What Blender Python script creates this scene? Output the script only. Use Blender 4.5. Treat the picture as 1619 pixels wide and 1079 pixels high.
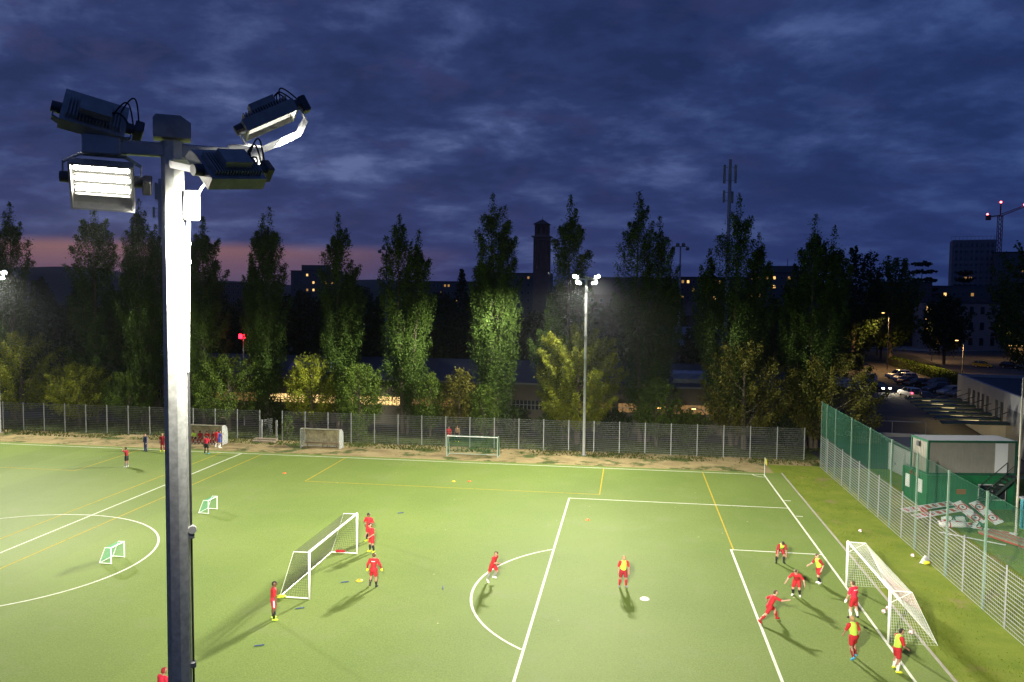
import bpy, math, random
import numpy as np
from mathutils import Vector, Matrix
from math import sin, cos, pi, radians, sqrt, atan2

# ---------------------------------------------------------------- scene, camera, sky, light
for o in list(bpy.data.objects):
    bpy.data.objects.remove(o)
scene = bpy.context.scene
COL = scene.collection
random.seed(7)
RNG = np.random.default_rng(11)

scene.render.engine = 'CYCLES'
scene.cycles.use_denoising = True
scene.cycles.max_bounces = 5
scene.cycles.diffuse_bounces = 2
scene.cycles.glossy_bounces = 2
scene.cycles.transmission_bounces = 4
scene.cycles.transparent_max_bounces = 8
scene.cycles.volume_bounces = 0
scene.cycles.sample_clamp_indirect = 4.0
scene.cycles.use_light_tree = True
scene.view_settings.view_transform = 'Standard'
scene.view_settings.look = 'None'
scene.view_settings.exposure = 0.0
scene.view_settings.gamma = 1.0
scene.view_settings.use_curve_mapping = False

CAM = Vector((-12.01, -74.29, 16.06))
YAW, PITCH, ROLL, FPX = -0.144366, -0.06028, 0.010151, 1288.56
fw = Vector((sin(YAW) * cos(PITCH), cos(YAW) * cos(PITCH), sin(PITCH)))
rt = Vector((cos(YAW), -sin(YAW), 0))
up = rt.cross(fw)
rt2 = rt * cos(ROLL) + up * sin(ROLL)
up2 = up * cos(ROLL) - rt * sin(ROLL)
cam_data = bpy.data.cameras.new('camera')
cam = bpy.data.objects.new('camera', cam_data)
COL.objects.link(cam)
cam.matrix_world = Matrix(((rt2.x, up2.x, -fw.x, CAM.x), (rt2.y, up2.y, -fw.y, CAM.y),
                           (rt2.z, up2.z, -fw.z, CAM.z), (0, 0, 0, 1)))
cam_data.sensor_fit = 'HORIZONTAL'
cam_data.sensor_width = 36.0
cam_data.lens = 36.0 * FPX / 1619.0
cam_data.clip_start = 0.1
cam_data.clip_end = 6000
scene.camera = cam

SUN_EL, SUN_AZ = radians(-3.0), radians(-62.0)     # the sun has set to the left of the picture
world = bpy.data.worlds.new('World')
scene.world = world
world.use_nodes = True


def N(nt, kind, **kw):
    n = nt.nodes.new(kind)
    for k, v in kw.items():
        if k.startswith('_'):
            n.inputs[k[1:].replace('_', ' ')].default_value = v
        else:
            setattr(n, k, v)
    return n


def math_node(nt, op, a, b=None, c=None, clamp=False):
    n = nt.nodes.new('ShaderNodeMath')
    n.operation = op
    n.use_clamp = clamp
    for i, v in enumerate((a, b, c)):
        if v is None:
            continue
        if isinstance(v, (int, float)):
            n.inputs[i].default_value = v
        else:
            nt.links.new(v, n.inputs[i])
    return n.outputs[0]


def ramp(nt, fac, stops, interp='LINEAR'):
    n = nt.nodes.new('ShaderNodeValToRGB')
    n.color_ramp.interpolation = interp
    el = n.color_ramp.elements
    while len(el) < len(stops):
        el.new(0.5)
    for e, (p, c) in zip(el, stops):
        e.position = p
        e.color = (*c, 1) if len(c) == 3 else c
    nt.links.new(fac, n.inputs[0])
    return n.outputs[0]


def mix(nt, fac, a, b, mode='MIX'):
    n = nt.nodes.new('ShaderNodeMix')
    n.data_type = 'RGBA'
    n.blend_type = mode
    for i, v in ((0, fac), (6, a), (7, b)):
        if isinstance(v, (int, float)):
            n.inputs[i].default_value = v
        elif isinstance(v, tuple):
            n.inputs[i].default_value = (*v, 1) if len(v) == 3 else v
        else:
            nt.links.new(v, n.inputs[i])
    return n.outputs[2]


def smooth(nt, v, a, b):
    n = nt.nodes.new('ShaderNodeMapRange')
    n.interpolation_type = 'SMOOTHSTEP'
    nt.links.new(v, n.inputs[0])
    n.inputs[1].default_value = a
    n.inputs[2].default_value = b
    return n.outputs[0]


def build_sky():
    nt = world.node_tree
    nt.nodes.clear()
    L = nt.links.new
    out = nt.nodes.new('ShaderNodeOutputWorld')
    bg = nt.nodes.new('ShaderNodeBackground')
    tc = nt.nodes.new('ShaderNodeTexCoord')
    sep = nt.nodes.new('ShaderNodeSeparateXYZ')
    L(tc.outputs['Generated'], sep.inputs[0])
    x, y, z = sep.outputs
    zc = math_node(nt, 'MAXIMUM', z, 0.0)
    # the cloud deck: direction projected on a level sheet
    den = math_node(nt, 'ADD', zc, 0.24)
    cx = math_node(nt, 'DIVIDE', x, den)
    cy = math_node(nt, 'DIVIDE', y, den)
    com = nt.nodes.new('ShaderNodeCombineXYZ')
    L(cx, com.inputs[0]); L(cy, com.inputs[1])
    n1 = N(nt, 'ShaderNodeTexNoise', _Scale=3.0, _Detail=9.0, _Roughness=0.60, _Distortion=0.1)
    mp = N(nt, 'ShaderNodeMapping')
    mp.inputs['Location'].default_value = (3.7, 1.2, 0.4)
    mp.inputs['Rotation'].default_value = (0, 0, radians(-14))
    mp.inputs['Scale'].default_value = (0.95, 1.05, 1)
    L(com.outputs[0], mp.inputs[0]); L(mp.outputs[0], n1.inputs['Vector'])
    n2 = N(nt, 'ShaderNodeTexNoise', _Scale=0.55, _Detail=4.0, _Roughness=0.5)
    mp2 = N(nt, 'ShaderNodeMapping')
    mp2.inputs['Location'].default_value = (9.1, 4.3, 2.0)
    L(com.outputs[0], mp2.inputs[0]); L(mp2.outputs[0], n2.inputs['Vector'])
    n3 = N(nt, 'ShaderNodeTexNoise', _Scale=5.0, _Detail=6.0, _Roughness=0.62, _Distortion=0.3)
    L(mp.outputs[0], n3.inputs['Vector'])
    dens = math_node(nt, 'ADD', math_node(nt, 'MULTIPLY', n1.outputs[0], 0.62),
                     math_node(nt, 'ADD', math_node(nt, 'MULTIPLY', n2.outputs[0], 0.24),
                               math_node(nt, 'MULTIPLY', n3.outputs[0], 0.16)))
    # west-ness: 1 towards the afterglow, 0 away from it
    west = smooth(nt, math_node(nt, 'ADD', math_node(nt, 'MULTIPLY', x, sin(SUN_AZ)),
                                math_node(nt, 'MULTIPLY', y, cos(SUN_AZ))), -0.15, 1.0)
    lum_w = ramp(nt, dens, [(0.40, (0.128, 0.165, 0.350)), (0.47, (0.058, 0.084, 0.218)),
                            (0.53, (0.029, 0.045, 0.142)), (0.61, (0.018, 0.030, 0.098))])
    lum_e = ramp(nt, dens, [(0.40, (0.034, 0.072, 0.220)), (0.47, (0.021, 0.047, 0.160)),
                            (0.54, (0.014, 0.032, 0.120)), (0.62, (0.010, 0.024, 0.090))])
    clouds = mix(nt, west, lum_e, lum_w)
    # mauve tint on thinner parts
    tint = math_node(nt, 'MULTIPLY', smooth(nt, n3.outputs[0], 0.52, 0.68), 0.35)
    clouds = mix(nt, tint, clouds, mix(nt, west, (0.020, 0.028, 0.105), (0.060, 0.058, 0.150)))
    # lower sky: even and a little clearer
    low_e = (0.017, 0.036, 0.150)
    low_w = (0.038, 0.046, 0.150)
    low = mix(nt, west, low_e, low_w)
    up_f = smooth(nt, z, 0.05, 0.20)
    col = mix(nt, up_f, mix(nt, 0.45, clouds, low), clouds)
    # the strip of afterglow under the cloud deck
    edge = N(nt, 'ShaderNodeTexNoise', _Scale=9.0, _Detail=3.0, _Roughness=0.5)
    L(tc.outputs['Generated'], edge.inputs['Vector'])
    zz = math_node(nt, 'ADD', z, math_node(nt, 'MULTIPLY', math_node(nt, 'SUBTRACT', edge.outputs[0], 0.5), 0.012))
    zz = math_node(nt, 'ADD', zz, math_node(nt, 'MULTIPLY', math_node(nt, 'SUBTRACT', 1.0, west), 0.016))
    band = math_node(nt, 'SUBTRACT', 1.0, smooth(nt, zz, 0.044, 0.060), clamp=True)
    band = math_node(nt, 'MULTIPLY', band, smooth(nt, west, 0.74, 0.985))
    glow = ramp(nt, math_node(nt, 'MULTIPLY', zc, 12.0), [(0.0, (0.09, 0.070, 0.130)), (0.30, (0.17, 0.092, 0.138)),
                                                          (0.55, (0.245, 0.120, 0.130)), (0.9, (0.205, 0.102, 0.130))])
    col = mix(nt, band, col, glow)
    # clear-air twilight underneath everything
    nish = N(nt, 'ShaderNodeTexSky', sky_type='NISHITA', sun_disc=False)
    nish.sun_elevation = SUN_EL
    nish.sun_rotation = SUN_AZ
    nish.altitude = 400
    sc = nt.nodes.new('ShaderNodeMix'); sc.data_type = 'RGBA'; sc.blend_type = 'ADD'
    sc.inputs[0].default_value = 0.02
    L(col, sc.inputs[6]); L(nish.outputs[0], sc.inputs[7])
    L(sc.outputs[2], bg.inputs[0])
    bg.inputs[1].default_value = 1.0
    L(bg.outputs[0], out.inputs[0])


build_sky()

sun_data = bpy.data.lights.new('sun', 'SUN')
sun_data.energy = 0.01
sun_data.angle = radians(20)
sun_data.color = (1.0, 0.75, 0.7)
sun = bpy.data.objects.new('sun', sun_data)
sd = Vector((sin(SUN_AZ) * cos(radians(4)), cos(SUN_AZ) * cos(radians(4)), sin(radians(4))))
sun.rotation_euler = sd.to_track_quat('Z', 'Y').to_euler()
COL.objects.link(sun)

# floodlight output (watts per head); the pitch is lit by these lamps
E_NEAR, E_FAR = 138000.0, 96000.0


# ---------------------------------------------------------------- materials
MATS = {}


def mat(name, color, rough=0.6, metal=0.0, var=0.0, scale=3.0, bump=0.0, spec=0.4, emit=0.0, island=0.0,
        trans=0.0, alpha=1.0, detail=4.0):
    if name in MATS:
        return MATS[name]
    m = bpy.data.materials.new(name)
    m.use_nodes = True
    nt = m.node_tree
    b = nt.nodes['Principled BSDF']
    b.inputs['Base Color'].default_value = (*color, 1)
    b.inputs['Roughness'].default_value = rough
    b.inputs['Metallic'].default_value = metal
    b.inputs['Specular IOR Level'].default_value = spec
    b.inputs['Alpha'].default_value = alpha
    if trans:
        b.inputs['Transmission Weight'].default_value = trans
    col = None
    if var or bump:
        tc = nt.nodes.new('ShaderNodeTexCoord')
        n = N(nt, 'ShaderNodeTexNoise', _Scale=scale, _Detail=detail, _Roughness=0.6)
        nt.links.new(tc.outputs['Object'], n.inputs['Vector'])
        if var:
            lo = tuple(max(0, c * (1 - var)) for c in color)
            hi = tuple(min(1, c * (1 + var)) for c in color)
            col = ramp(nt, n.outputs[0], [(0.3, lo), (0.7, hi)])
        if bump:
            bp = N(nt, 'ShaderNodeBump', _Strength=bump, _Distance=0.02)
            nt.links.new(n.outputs[0], bp.inputs['Height'])
            nt.links.new(bp.outputs[0], b.inputs['Normal'])
    if island:
        g = nt.nodes.new('ShaderNodeNewGeometry')
        f = math_node(nt, 'MULTIPLY_ADD', g.outputs['Random Per Island'], 2 * island, 1 - island)
        src = col if col is not None else color
        col = mix(nt, 1.0, src, f, 'MULTIPLY')
    if col is not None:
        nt.links.new(col, b.inputs['Base Color'])
    if emit:
        b.inputs['Emission Color'].default_value = (*color, 1)
        b.inputs['Emission Strength'].default_value = emit
    MATS[name] = m
    return m


def leaf_mat(name, c1, c2, trans=0.35):
    if name in MATS:
        return MATS[name]
    m = bpy.data.materials.new(name)
    m.use_nodes = True
    nt = m.node_tree
    nt.nodes.clear()
    out = nt.nodes.new('ShaderNodeOutputMaterial')
    g = nt.nodes.new('ShaderNodeNewGeometry')
    col = mix(nt, g.outputs['Random Per Island'], c1, c2)
    d = N(nt, 'ShaderNodeBsdfPrincipled', _Roughness=0.5)
    d.inputs['Specular IOR Level'].default_value = 0.12
    t = nt.nodes.new('ShaderNodeBsdfTranslucent')
    nt.links.new(col, d.inputs['Base Color'])
    tcol = mix(nt, 1.0, col, (1.1, 1.25, 0.5), 'MULTIPLY')
    nt.links.new(tcol, t.inputs['Color'])
    ms = nt.nodes.new('ShaderNodeMixShader')
    ms.inputs[0].default_value = trans
    nt.links.new(d.outputs[0], ms.inputs[1]); nt.links.new(t.outputs[0], ms.inputs[2])
    nt.links.new(ms.outputs[0], out.inputs[0])
    MATS[name] = m
    return m


def emis(name, color, strength):
    if name in MATS:
        return MATS[name]
    m = bpy.data.materials.new(name)
    m.use_nodes = True
    nt = m.node_tree
    nt.nodes.clear()
    out = nt.nodes.new('ShaderNodeOutputMaterial')
    e = nt.nodes.new('ShaderNodeEmission')
    e.inputs[0].default_value = (*color, 1)
    e.inputs[1].default_value = strength
    nt.links.new(e.outputs[0], out.inputs[0])
    MATS[name] = m
    return m


# ---------------------------------------------------------------- mesh helpers
class MB:
    """collects faces and links them as ONE mesh object"""

    def __init__(self):
        self.v, self.f = [], []

    def add(self, verts, faces, M=None):
        b = len(self.v)
        if M is not None:
            verts = [tuple(M @ Vector(p)) for p in verts]
        self.v += [tuple(p) for p in verts]
        self.f += [tuple(i + b for i in f) for f in faces]
        return self

    def box(self, lo, hi, M=None):
        x0, y0, z0 = lo
        x1, y1, z1 = hi
        return self.add([(x0, y0, z0), (x1, y0, z0), (x1, y1, z0), (x0, y1, z0),
                         (x0, y0, z1), (x1, y0, z1), (x1, y1, z1), (x0, y1, z1)],
                        [(0, 3, 2, 1), (4, 5, 6, 7), (0, 1, 5, 4), (1, 2, 6, 5), (2, 3, 7, 6), (3, 0, 4, 7)], M)

    def cbox(self, c, s, M=None):
        return self.box([c[i] - s[i] / 2 for i in range(3)], [c[i] + s[i] / 2 for i in range(3)], M)

    def bevbox(self, lo, hi, r, M=None):
        """box with its upright and level edges chamfered"""
        x0, y0, z0 = lo
        x1, y1, z1 = hi
        def ring(z, i):
            return [(x0 + r + i, y0 + i, z), (x1 - r - i, y0 + i, z), (x1 - i, y0 + r + i, z), (x1 - i, y1 - r - i, z),
                    (x1 - r - i, y1 - i, z), (x0 + r + i, y1 - i, z), (x0 + i, y1 - r - i, z), (x0 + i, y0 + r + i, z)]
        vs = ring(z0, r) + ring(z0 + r, 0) + ring(z1 - r, 0) + ring(z1, r)
        fs = [tuple(range(7, -1, -1)), tuple(range(24, 32))]
        for k in range(3):
            for i in range(8):
                a, b = k * 8 + i, k * 8 + (i + 1) % 8
                fs.append((a, b, b + 8, a + 8))
        return self.add(vs, fs, M)

    def tube(self, pts, rad, n=8, cap=True, M=None):
        pts = [Vector(p) for p in pts]
        if not hasattr(rad, '__len__'):
            rad = [rad] * len(pts)
        vs, fs = [], []
        ref = None
        for i, p in enumerate(pts):
            t = (pts[min(i + 1, len(pts) - 1)] - pts[max(i - 1, 0)])
            if t.length < 1e-9:
                t = Vector((0, 0, 1))
            t.normalize()
            if ref is None:
                ref = Vector((1, 0, 0)) if abs(t.x) < 0.8 else Vector((0, 1, 0))
            a = (ref - t * ref.dot(t)).normalized()
            ref = a
            b = t.cross(a)
            for k in range(n):
                q = 2 * pi * (k + 0.5) / n
                vs.append(p + (a * cos(q) + b * sin(q)) * rad[i])
        for i in range(len(pts) - 1):
            for k in range(n):
                a0, a1 = i * n + k, i * n + (k + 1) % n
                fs.append((a0, a1, a1 + n, a0 + n))
        if cap:
            fs.append(tuple(range(n - 1, -1, -1)))
            fs.append(tuple(range((len(pts) - 1) * n, len(pts) * n)))
        return self.add(vs, fs, M)

    def bar(self, a, b, w, h=None, M=None):
        """square bar from a to b"""
        h = h or w
        a, b = Vector(a), Vector(b)
        t = (b - a).normalized()
        ref = Vector((0, 0, 1)) if abs(t.z) < 0.95 else Vector((0, 1, 0))
        s = t.cross(ref).normalized() * (w / 2)
        u = s.cross(t).normalized() * (h / 2)
        vs = [a - s - u, a + s - u, a + s + u, a - s + u, b - s - u, b + s - u, b + s + u, b - s + u]
        return self.add(vs, [(0, 3, 2, 1), (4, 5, 6, 7), (0, 1, 5, 4), (1, 2, 6, 5), (2, 3, 7, 6), (3, 0, 4, 7)], M)

    def prism(self, poly, axis, a, b, M=None):
        """polygon (2-D list) swept along an axis from a to b"""
        n = len(poly)
        def P(u, v, w):
            return {'x': (w, u, v), 'y': (u, w, v), 'z': (u, v, w)}[axis]
        vs = [P(u, v, a) for u, v in poly] + [P(u, v, b) for u, v in poly]
        fs = [tuple(range(n - 1, -1, -1)), tuple(range(n, 2 * n))]
        fs += [(i, (i + 1) % n, (i + 1) % n + n, i + n) for i in range(n)]
        return self.add(vs, fs, M)

    def ball(self, c, r, n=10, m=6, sc=(1, 1, 1), M=None):
        vs, fs = [], []
        for j in range(1, m):
            t = pi * j / m
            for i in range(n):
                q = 2 * pi * i / n
                vs.append((c[0] + r * sc[0] * sin(t) * cos(q), c[1] + r * sc[1] * sin(t) * sin(q), c[2] + r * sc[2] * cos(t)))
        tp, bt = len(vs), len(vs) + 1
        vs += [(c[0], c[1], c[2] + r * sc[2]), (c[0], c[1], c[2] - r * sc[2])]
        for j in range(m - 2):
            for i in range(n):
                fs.append((j * n + i, (j + 1) * n + i, (j + 1) * n + (i + 1) % n, j * n + (i + 1) % n))
        for i in range(n):
            fs.append((tp, i, (i + 1) % n))
            fs.append((bt, (m - 2) * n + (i + 1) % n, (m - 2) * n + i))
        return self.add(vs, fs, M)

    def quad(self, a, b, c, d):
        return self.add([a, b, c, d], [(0, 1, 2, 3)])

    def build(self, name, material=None, parent=None, smooth_shade=False, loc=None):
        me = bpy.data.meshes.new(name)
        me.from_pydata(self.v, [], self.f)
        if smooth_shade:
            me.polygons.foreach_set('use_smooth', [True] * len(me.polygons))
        me.update()
        return link(name, me, material, parent, loc)


def link(name, me, material=None, parent=None, loc=None):
    o = bpy.data.objects.new(name, me)
    COL.objects.link(o)
    if material is not None and len(me.materials) == 0:
        me.materials.append(material)
    if parent is not None:
        o.parent = parent
    if loc is not None:
        o.location = loc
    return o


def np_mesh(name, V, F):
    """mesh from numpy arrays: V (n,3), F (m,k)"""
    me = bpy.data.meshes.new(name)
    V = np.ascontiguousarray(V, dtype=np.float32)
    F = np.ascontiguousarray(F, dtype=np.int32)
    k = F.shape[1]
    me.vertices.add(len(V))
    me.vertices.foreach_set('co', V.ravel())
    me.loops.add(F.size)
    me.loops.foreach_set('vertex_index', F.ravel())
    me.polygons.add(len(F))
    me.polygons.foreach_set('loop_start', np.arange(0, F.size, k, dtype=np.int32))
    me.polygons.foreach_set('loop_total', np.full(len(F), k, dtype=np.int32))
    me.update(calc_edges=True)
    return me


def empty(name, loc=(0, 0, 0), rz=0.0, label=None, cat=None, group=None):
    o = bpy.data.objects.new(name, None)
    COL.objects.link(o)
    o.location = loc
    o.rotation_euler = (0, 0, rz)
    o.empty_display_size = 0.3
    return tag(o, label, cat, group)


def tag(o, label=None, cat=None, group=None, kind=None):
    if label:
        o['label'] = label
    if cat:
        o['category'] = cat
    if group:
        o['group'] = group
    if kind:
        o['kind'] = kind
    return o


def copy_tree(o, parent=None):
    c = o.copy()
    COL.objects.link(c)
    if parent is not None:
        c.parent = parent
    for ch in list(o.children):
        copy_tree(ch, c)
    return c


def RZ(a, loc=(0, 0, 0)):
    return Matrix.Translation(loc) @ Matrix.Rotation(a, 4, 'Z')

# ---------------------------------------------------------------- ground, turf, markings
def ground_mat(name, cols, scale=0.6, fine=30.0, bump=0.3, rough=0.95, lines=None, patch=None):
    m = bpy.data.materials.new(name)
    m.use_nodes = True
    nt = m.node_tree
    b = nt.nodes['Principled BSDF']
    b.inputs['Roughness'].default_value = rough
    b.inputs['Specular IOR Level'].default_value = 0.2
    tc = nt.nodes.new('ShaderNodeTexCoord')
    n = N(nt, 'ShaderNodeTexNoise', _Scale=scale, _Detail=8.0, _Roughness=0.65)
    nt.links.new(tc.outputs['Object'], n.inputs['Vector'])
    c = ramp(nt, n.outputs[0], cols)
    f = N(nt, 'ShaderNodeTexNoise', _Scale=fine, _Detail=3.0, _Roughness=0.7)
    nt.links.new(tc.outputs['Object'], f.inputs['Vector'])
    g = ramp(nt, f.outputs[0], [(0.25, (0.72, 0.72, 0.72)), (0.75, (1.28, 1.28, 1.28))])
    c = mix(nt, 1.0, c, g, 'MULTIPLY')
    if patch:
        pn = N(nt, 'ShaderNodeTexNoise', _Scale=patch[0], _Detail=6.0, _Roughness=0.7)
        nt.links.new(tc.outputs['Object'], pn.inputs['Vector'])
        c = mix(nt, smooth(nt, pn.outputs[0], patch[1], patch[2]), c, patch[3])
    nt.links.new(c, b.inputs['Base Color'])
    bp = N(nt, 'ShaderNodeBump', _Strength=bump, _Distance=0.05)
    nt.links.new(f.outputs[0], bp.inputs['Height'])
    nt.links.new(bp.outputs[0], b.inputs['Normal'])
    MATS[name] = m
    return m


def turf_material():
    m = bpy.data.materials.new('artificial_turf')
    m.use_nodes = True
    nt = m.node_tree
    b = nt.nodes['Principled BSDF']
    b.inputs['Roughness'].default_value = 0.8
    b.inputs['Specular IOR Level'].default_value = 0.12
    b.inputs['Sheen Weight'].default_value = 0.0
    tc = nt.nodes.new('ShaderNodeTexCoord')
    big = N(nt, 'ShaderNodeTexNoise', _Scale=0.09, _Detail=5.0, _Roughness=0.6)
    nt.links.new(tc.outputs['Object'], big.inputs['Vector'])
    c = ramp(nt, big.outputs[0], [(0.3, (0.122, 0.176, 0.038)), (0.5, (0.140, 0.197, 0.044)), (0.72, (0.160, 0.213, 0.052))])
    # the carpet comes in rolls laid across the pitch
    sep = nt.nodes.new('ShaderNodeSeparateXYZ')
    nt.links.new(tc.outputs['Object'], sep.inputs[0])
    roll = math_node(nt, 'FLOOR', math_node(nt, 'DIVIDE', sep.outputs[0], 4.1))
    wn = nt.nodes.new('ShaderNodeTexWhiteNoise')
    wn.noise_dimensions = '1D'
    nt.links.new(roll, wn.inputs['W'])
    c = mix(nt, 1.0, c, math_node(nt, 'MULTIPLY_ADD', wn.outputs[0], 0.10, 0.95), 'MULTIPLY')
    fib = N(nt, 'ShaderNodeTexNoise', _Scale=14.0, _Detail=5.0, _Roughness=0.75)
    nt.links.new(tc.outputs['Object'], fib.inputs['Vector'])
    c = mix(nt, 1.0, c, ramp(nt, fib.outputs[0], [(0.25, (0.62, 0.65, 0.60)), (0.75, (1.36, 1.32, 1.34))]), 'MULTIPLY')
    # worn, paler patches and specks of granulate
    wear = N(nt, 'ShaderNodeTexNoise', _Scale=0.35, _Detail=9.0, _Roughness=0.72)
    nt.links.new(tc.outputs['Object'], wear.inputs['Vector'])
    c = mix(nt, math_node(nt, 'MULTIPLY', smooth(nt, wear.outputs[0], 0.50, 0.75), 0.5), c, (0.17, 0.20, 0.085))
    sp = N(nt, 'ShaderNodeTexVoronoi', _Scale=0.55)
    nt.links.new(tc.outputs['Object'], sp.inputs['Vector'])
    c = mix(nt, math_node(nt, 'SUBTRACT', 1.0, smooth(nt, sp.outputs[0], 0.018, 0.034)), c, (0.42, 0.40, 0.25))
    nt.links.new(c, b.inputs['Base Color'])
    bp = N(nt, 'ShaderNodeBump', _Strength=0.35, _Distance=0.02)
    nt.links.new(fib.outputs[0], bp.inputs['Height'])
    nt.links.new(bp.outputs[0], b.inputs['Normal'])
    MATS['artificial_turf'] = m
    return m


def sheet(name, x0, y0, x1, y1, z, material, parent=None, kind='structure'):
    o = MB().quad((x0, y0, z), (x1, y0, z), (x1, y1, z), (x0, y1, z)).build(name, material, parent)
    if parent is None:
        tag(o, kind=kind)
    return o


M_GROUND = ground_mat('rough_ground', [(0.35, (0.030, 0.034, 0.022)), (0.65, (0.050, 0.050, 0.034))], 0.05)
M_SOIL = ground_mat('dry_soil', [(0.30, (0.20, 0.150, 0.070)), (0.55, (0.30, 0.235, 0.115)), (0.75, (0.37, 0.30, 0.16))], 0.5, 18.0, 0.5,
                    patch=(0.32, 0.50, 0.60, (0.060, 0.085, 0.020)))
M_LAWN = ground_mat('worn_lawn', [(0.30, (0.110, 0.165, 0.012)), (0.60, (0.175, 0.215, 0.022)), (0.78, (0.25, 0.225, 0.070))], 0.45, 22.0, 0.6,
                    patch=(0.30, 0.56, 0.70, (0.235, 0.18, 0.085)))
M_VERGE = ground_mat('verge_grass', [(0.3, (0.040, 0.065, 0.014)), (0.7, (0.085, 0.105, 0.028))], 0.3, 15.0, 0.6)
M_ASPHALT = ground_mat('asphalt', [(0.3, (0.040, 0.040, 0.043)), (0.7, (0.062, 0.061, 0.062))], 0.3, 20.0, 0.2, rough=0.75)
M_ROAD = ground_mat('road_asphalt', [(0.3, (0.070, 0.064, 0.058)), (0.7, (0.10, 0.092, 0.082))], 0.2, 20.0, 0.2, rough=0.8)
M_TURF = turf_material()
M_WHITE_LINE = ground_mat('line_white', [(0.3, (0.54, 0.56, 0.44)), (0.7, (0.72, 0.72, 0.62))], 1.5, 25.0, 0.3, patch=(3.5, 0.56, 0.74, (0.26, 0.30, 0.13)))
M_YELLOW_LINE = ground_mat('line_yellow', [(0.3, (0.38, 0.28, 0.015)), (0.7, (0.50, 0.36, 0.03))], 1.5, 25.0, 0.3, patch=(3.5, 0.52, 0.70, (0.17, 0.20, 0.04)))
M_CONC = ground_mat('concrete', [(0.3, (0.27, 0.25, 0.21)), (0.7, (0.38, 0.35, 0.30))], 1.2, 25.0, 0.3)

ground = tag(MB().quad((-1900, -1500, 0), (1900, -1500, 0), (1900, 1900, 0), (-1900, 1900, 0)).build('ground', M_GROUND), kind='structure')
soil = sheet('soil_strip', -110, 0.2, 6.4, 7.9, 0.004, M_SOIL)
lawn = sheet('lawn_strip', 1.0, -90, 32, 4.6, 0.008, M_LAWN)
verge = sheet('verge', -130, 7.9, 14, 17.8, 0.004, M_VERGE)
path = sheet('path', -130, 15.2, 12, 19.9, 0.008, M_ASPHALT)
yard = sheet('yard', 6.5, 4.8, 40, 52, 0.006, M_ASPHALT)
pitch = sheet('turf_pitch', -104, -66.5, 1.62, 0.85, 0.016, M_TURF)
PW = 63.24
HW = -49.4
Z1, Z2 = 0.020, 0.024


def line(name, x0, y0, x1, y1, w, m, z):
    a, b = Vector((x0, y0)), Vector((x1, y1))
    t = (b - a).normalized()
    s = Vector((-t.y, t.x)) * w / 2
    return MB().quad((*(a - s), z), (*(b - s), z), (*(b + s), z), (*(a + s), z)).build(name, m, pitch)


def arc(name, c, r, a0, a1, w, m, z, n=72):
    vs, fs = [], []
    for i in range(n + 1):
        a = a0 + (a1 - a0) * i / n
        for q in (r - w / 2, r + w / 2):
            vs.append((c[0] + q * cos(a), c[1] + q * sin(a), z))
    fs = [(2 * i, 2 * i + 1, 2 * i + 3, 2 * i + 2) for i in range(n)]
    return MB().add(vs, fs).build(name, m, pitch)


LW = 0.13
C = -PW / 2
line('touchline', -104, 0, 0.06, 0, LW, M_WHITE_LINE, Z2)
line('touchline', -104, -PW, 0.06, -PW, LW, M_WHITE_LINE, Z2)
line('goal_line', 0, -0.065, 0, -PW + 0.065, LW, M_WHITE_LINE, Z2)
line('halfway_line', HW, -0.065, HW, -PW + 0.065, LW, M_WHITE_LINE, Z2)
arc('centre_circle', (HW, C), 9.15, 0, 2 * pi, LW, M_WHITE_LINE, Z2 + 0.003, 140)
line('penalty_area_line', -0.065, C + 20.16, -16.565, C + 20.16, LW, M_WHITE_LINE, Z2)
line('penalty_area_line', -0.065, C - 20.16, -16.565, C - 20.16, LW, M_WHITE_LINE, Z2)
line('penalty_area_line', -16.5, C + 20.095, -16.5, C - 20.095, LW, M_WHITE_LINE, Z2)
line('goal_area_line', -0.065, C + 9.16, -5.565, C + 9.16, LW, M_WHITE_LINE, Z2)
line('goal_area_line', -0.065, C - 9.16, -5.565, C - 9.16, LW, M_WHITE_LINE, Z2)
line('goal_area_line', -5.5, C + 9.095, -5.5, C - 9.095, LW, M_WHITE_LINE, Z2)
aa = math.acos(5.5 / 9.15)
arc('penalty_arc', (-11, C), 9.15, pi - aa + 0.012, pi + aa - 0.012, LW, M_WHITE_LINE, Z2, 60)
arc('penalty_spot', (-11, C), 0.06, 0, 2 * pi, 0.12, M_WHITE_LINE, Z2, 20)
arc('corner_arc', (0, 0), 1.0, pi, 1.5 * pi, LW, M_WHITE_LINE, Z2 + 0.003, 16)
for yy, nm in ((C + 20.16 - 2.2, 'corner_mark'), (-9.15, 'corner_mark')):
    line(nm, 0.1, yy, 0.6, yy, LW, M_WHITE_LINE, Z2)
YW = 0.09
for sx in (1, -1):
    def mx(x):
        return x if sx == 1 else 2 * HW - x
    line('small_pitch_touchline', mx(-5.35), -0.1, mx(-5.35), C + 9.3, YW, M_YELLOW_LINE, Z1)
    line('small_pitch_touchline', mx(-47.3), -0.1, mx(-47.3), -PW + 0.1, YW, M_YELLOW_LINE, Z1)
    line('small_pitch_box_line', mx(-38.8), -0.1, mx(-38.8), -9.93, YW, M_YELLOW_LINE, Z1)
    line('small_pitch_box_line', mx(-14.2), -0.1, mx(-14.2), -9.93, YW, M_YELLOW_LINE, Z1)
    line('small_pitch_box_line', mx(-38.75), -9.88, mx(-14.25), -9.88, YW, M_YELLOW_LINE, Z1 + 0.001)
kerb = tag(MB().box((1.62, -80, 0), (1.74, 0.97, 0.05)).build('kerb', M_CONC), kind='structure')

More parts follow.
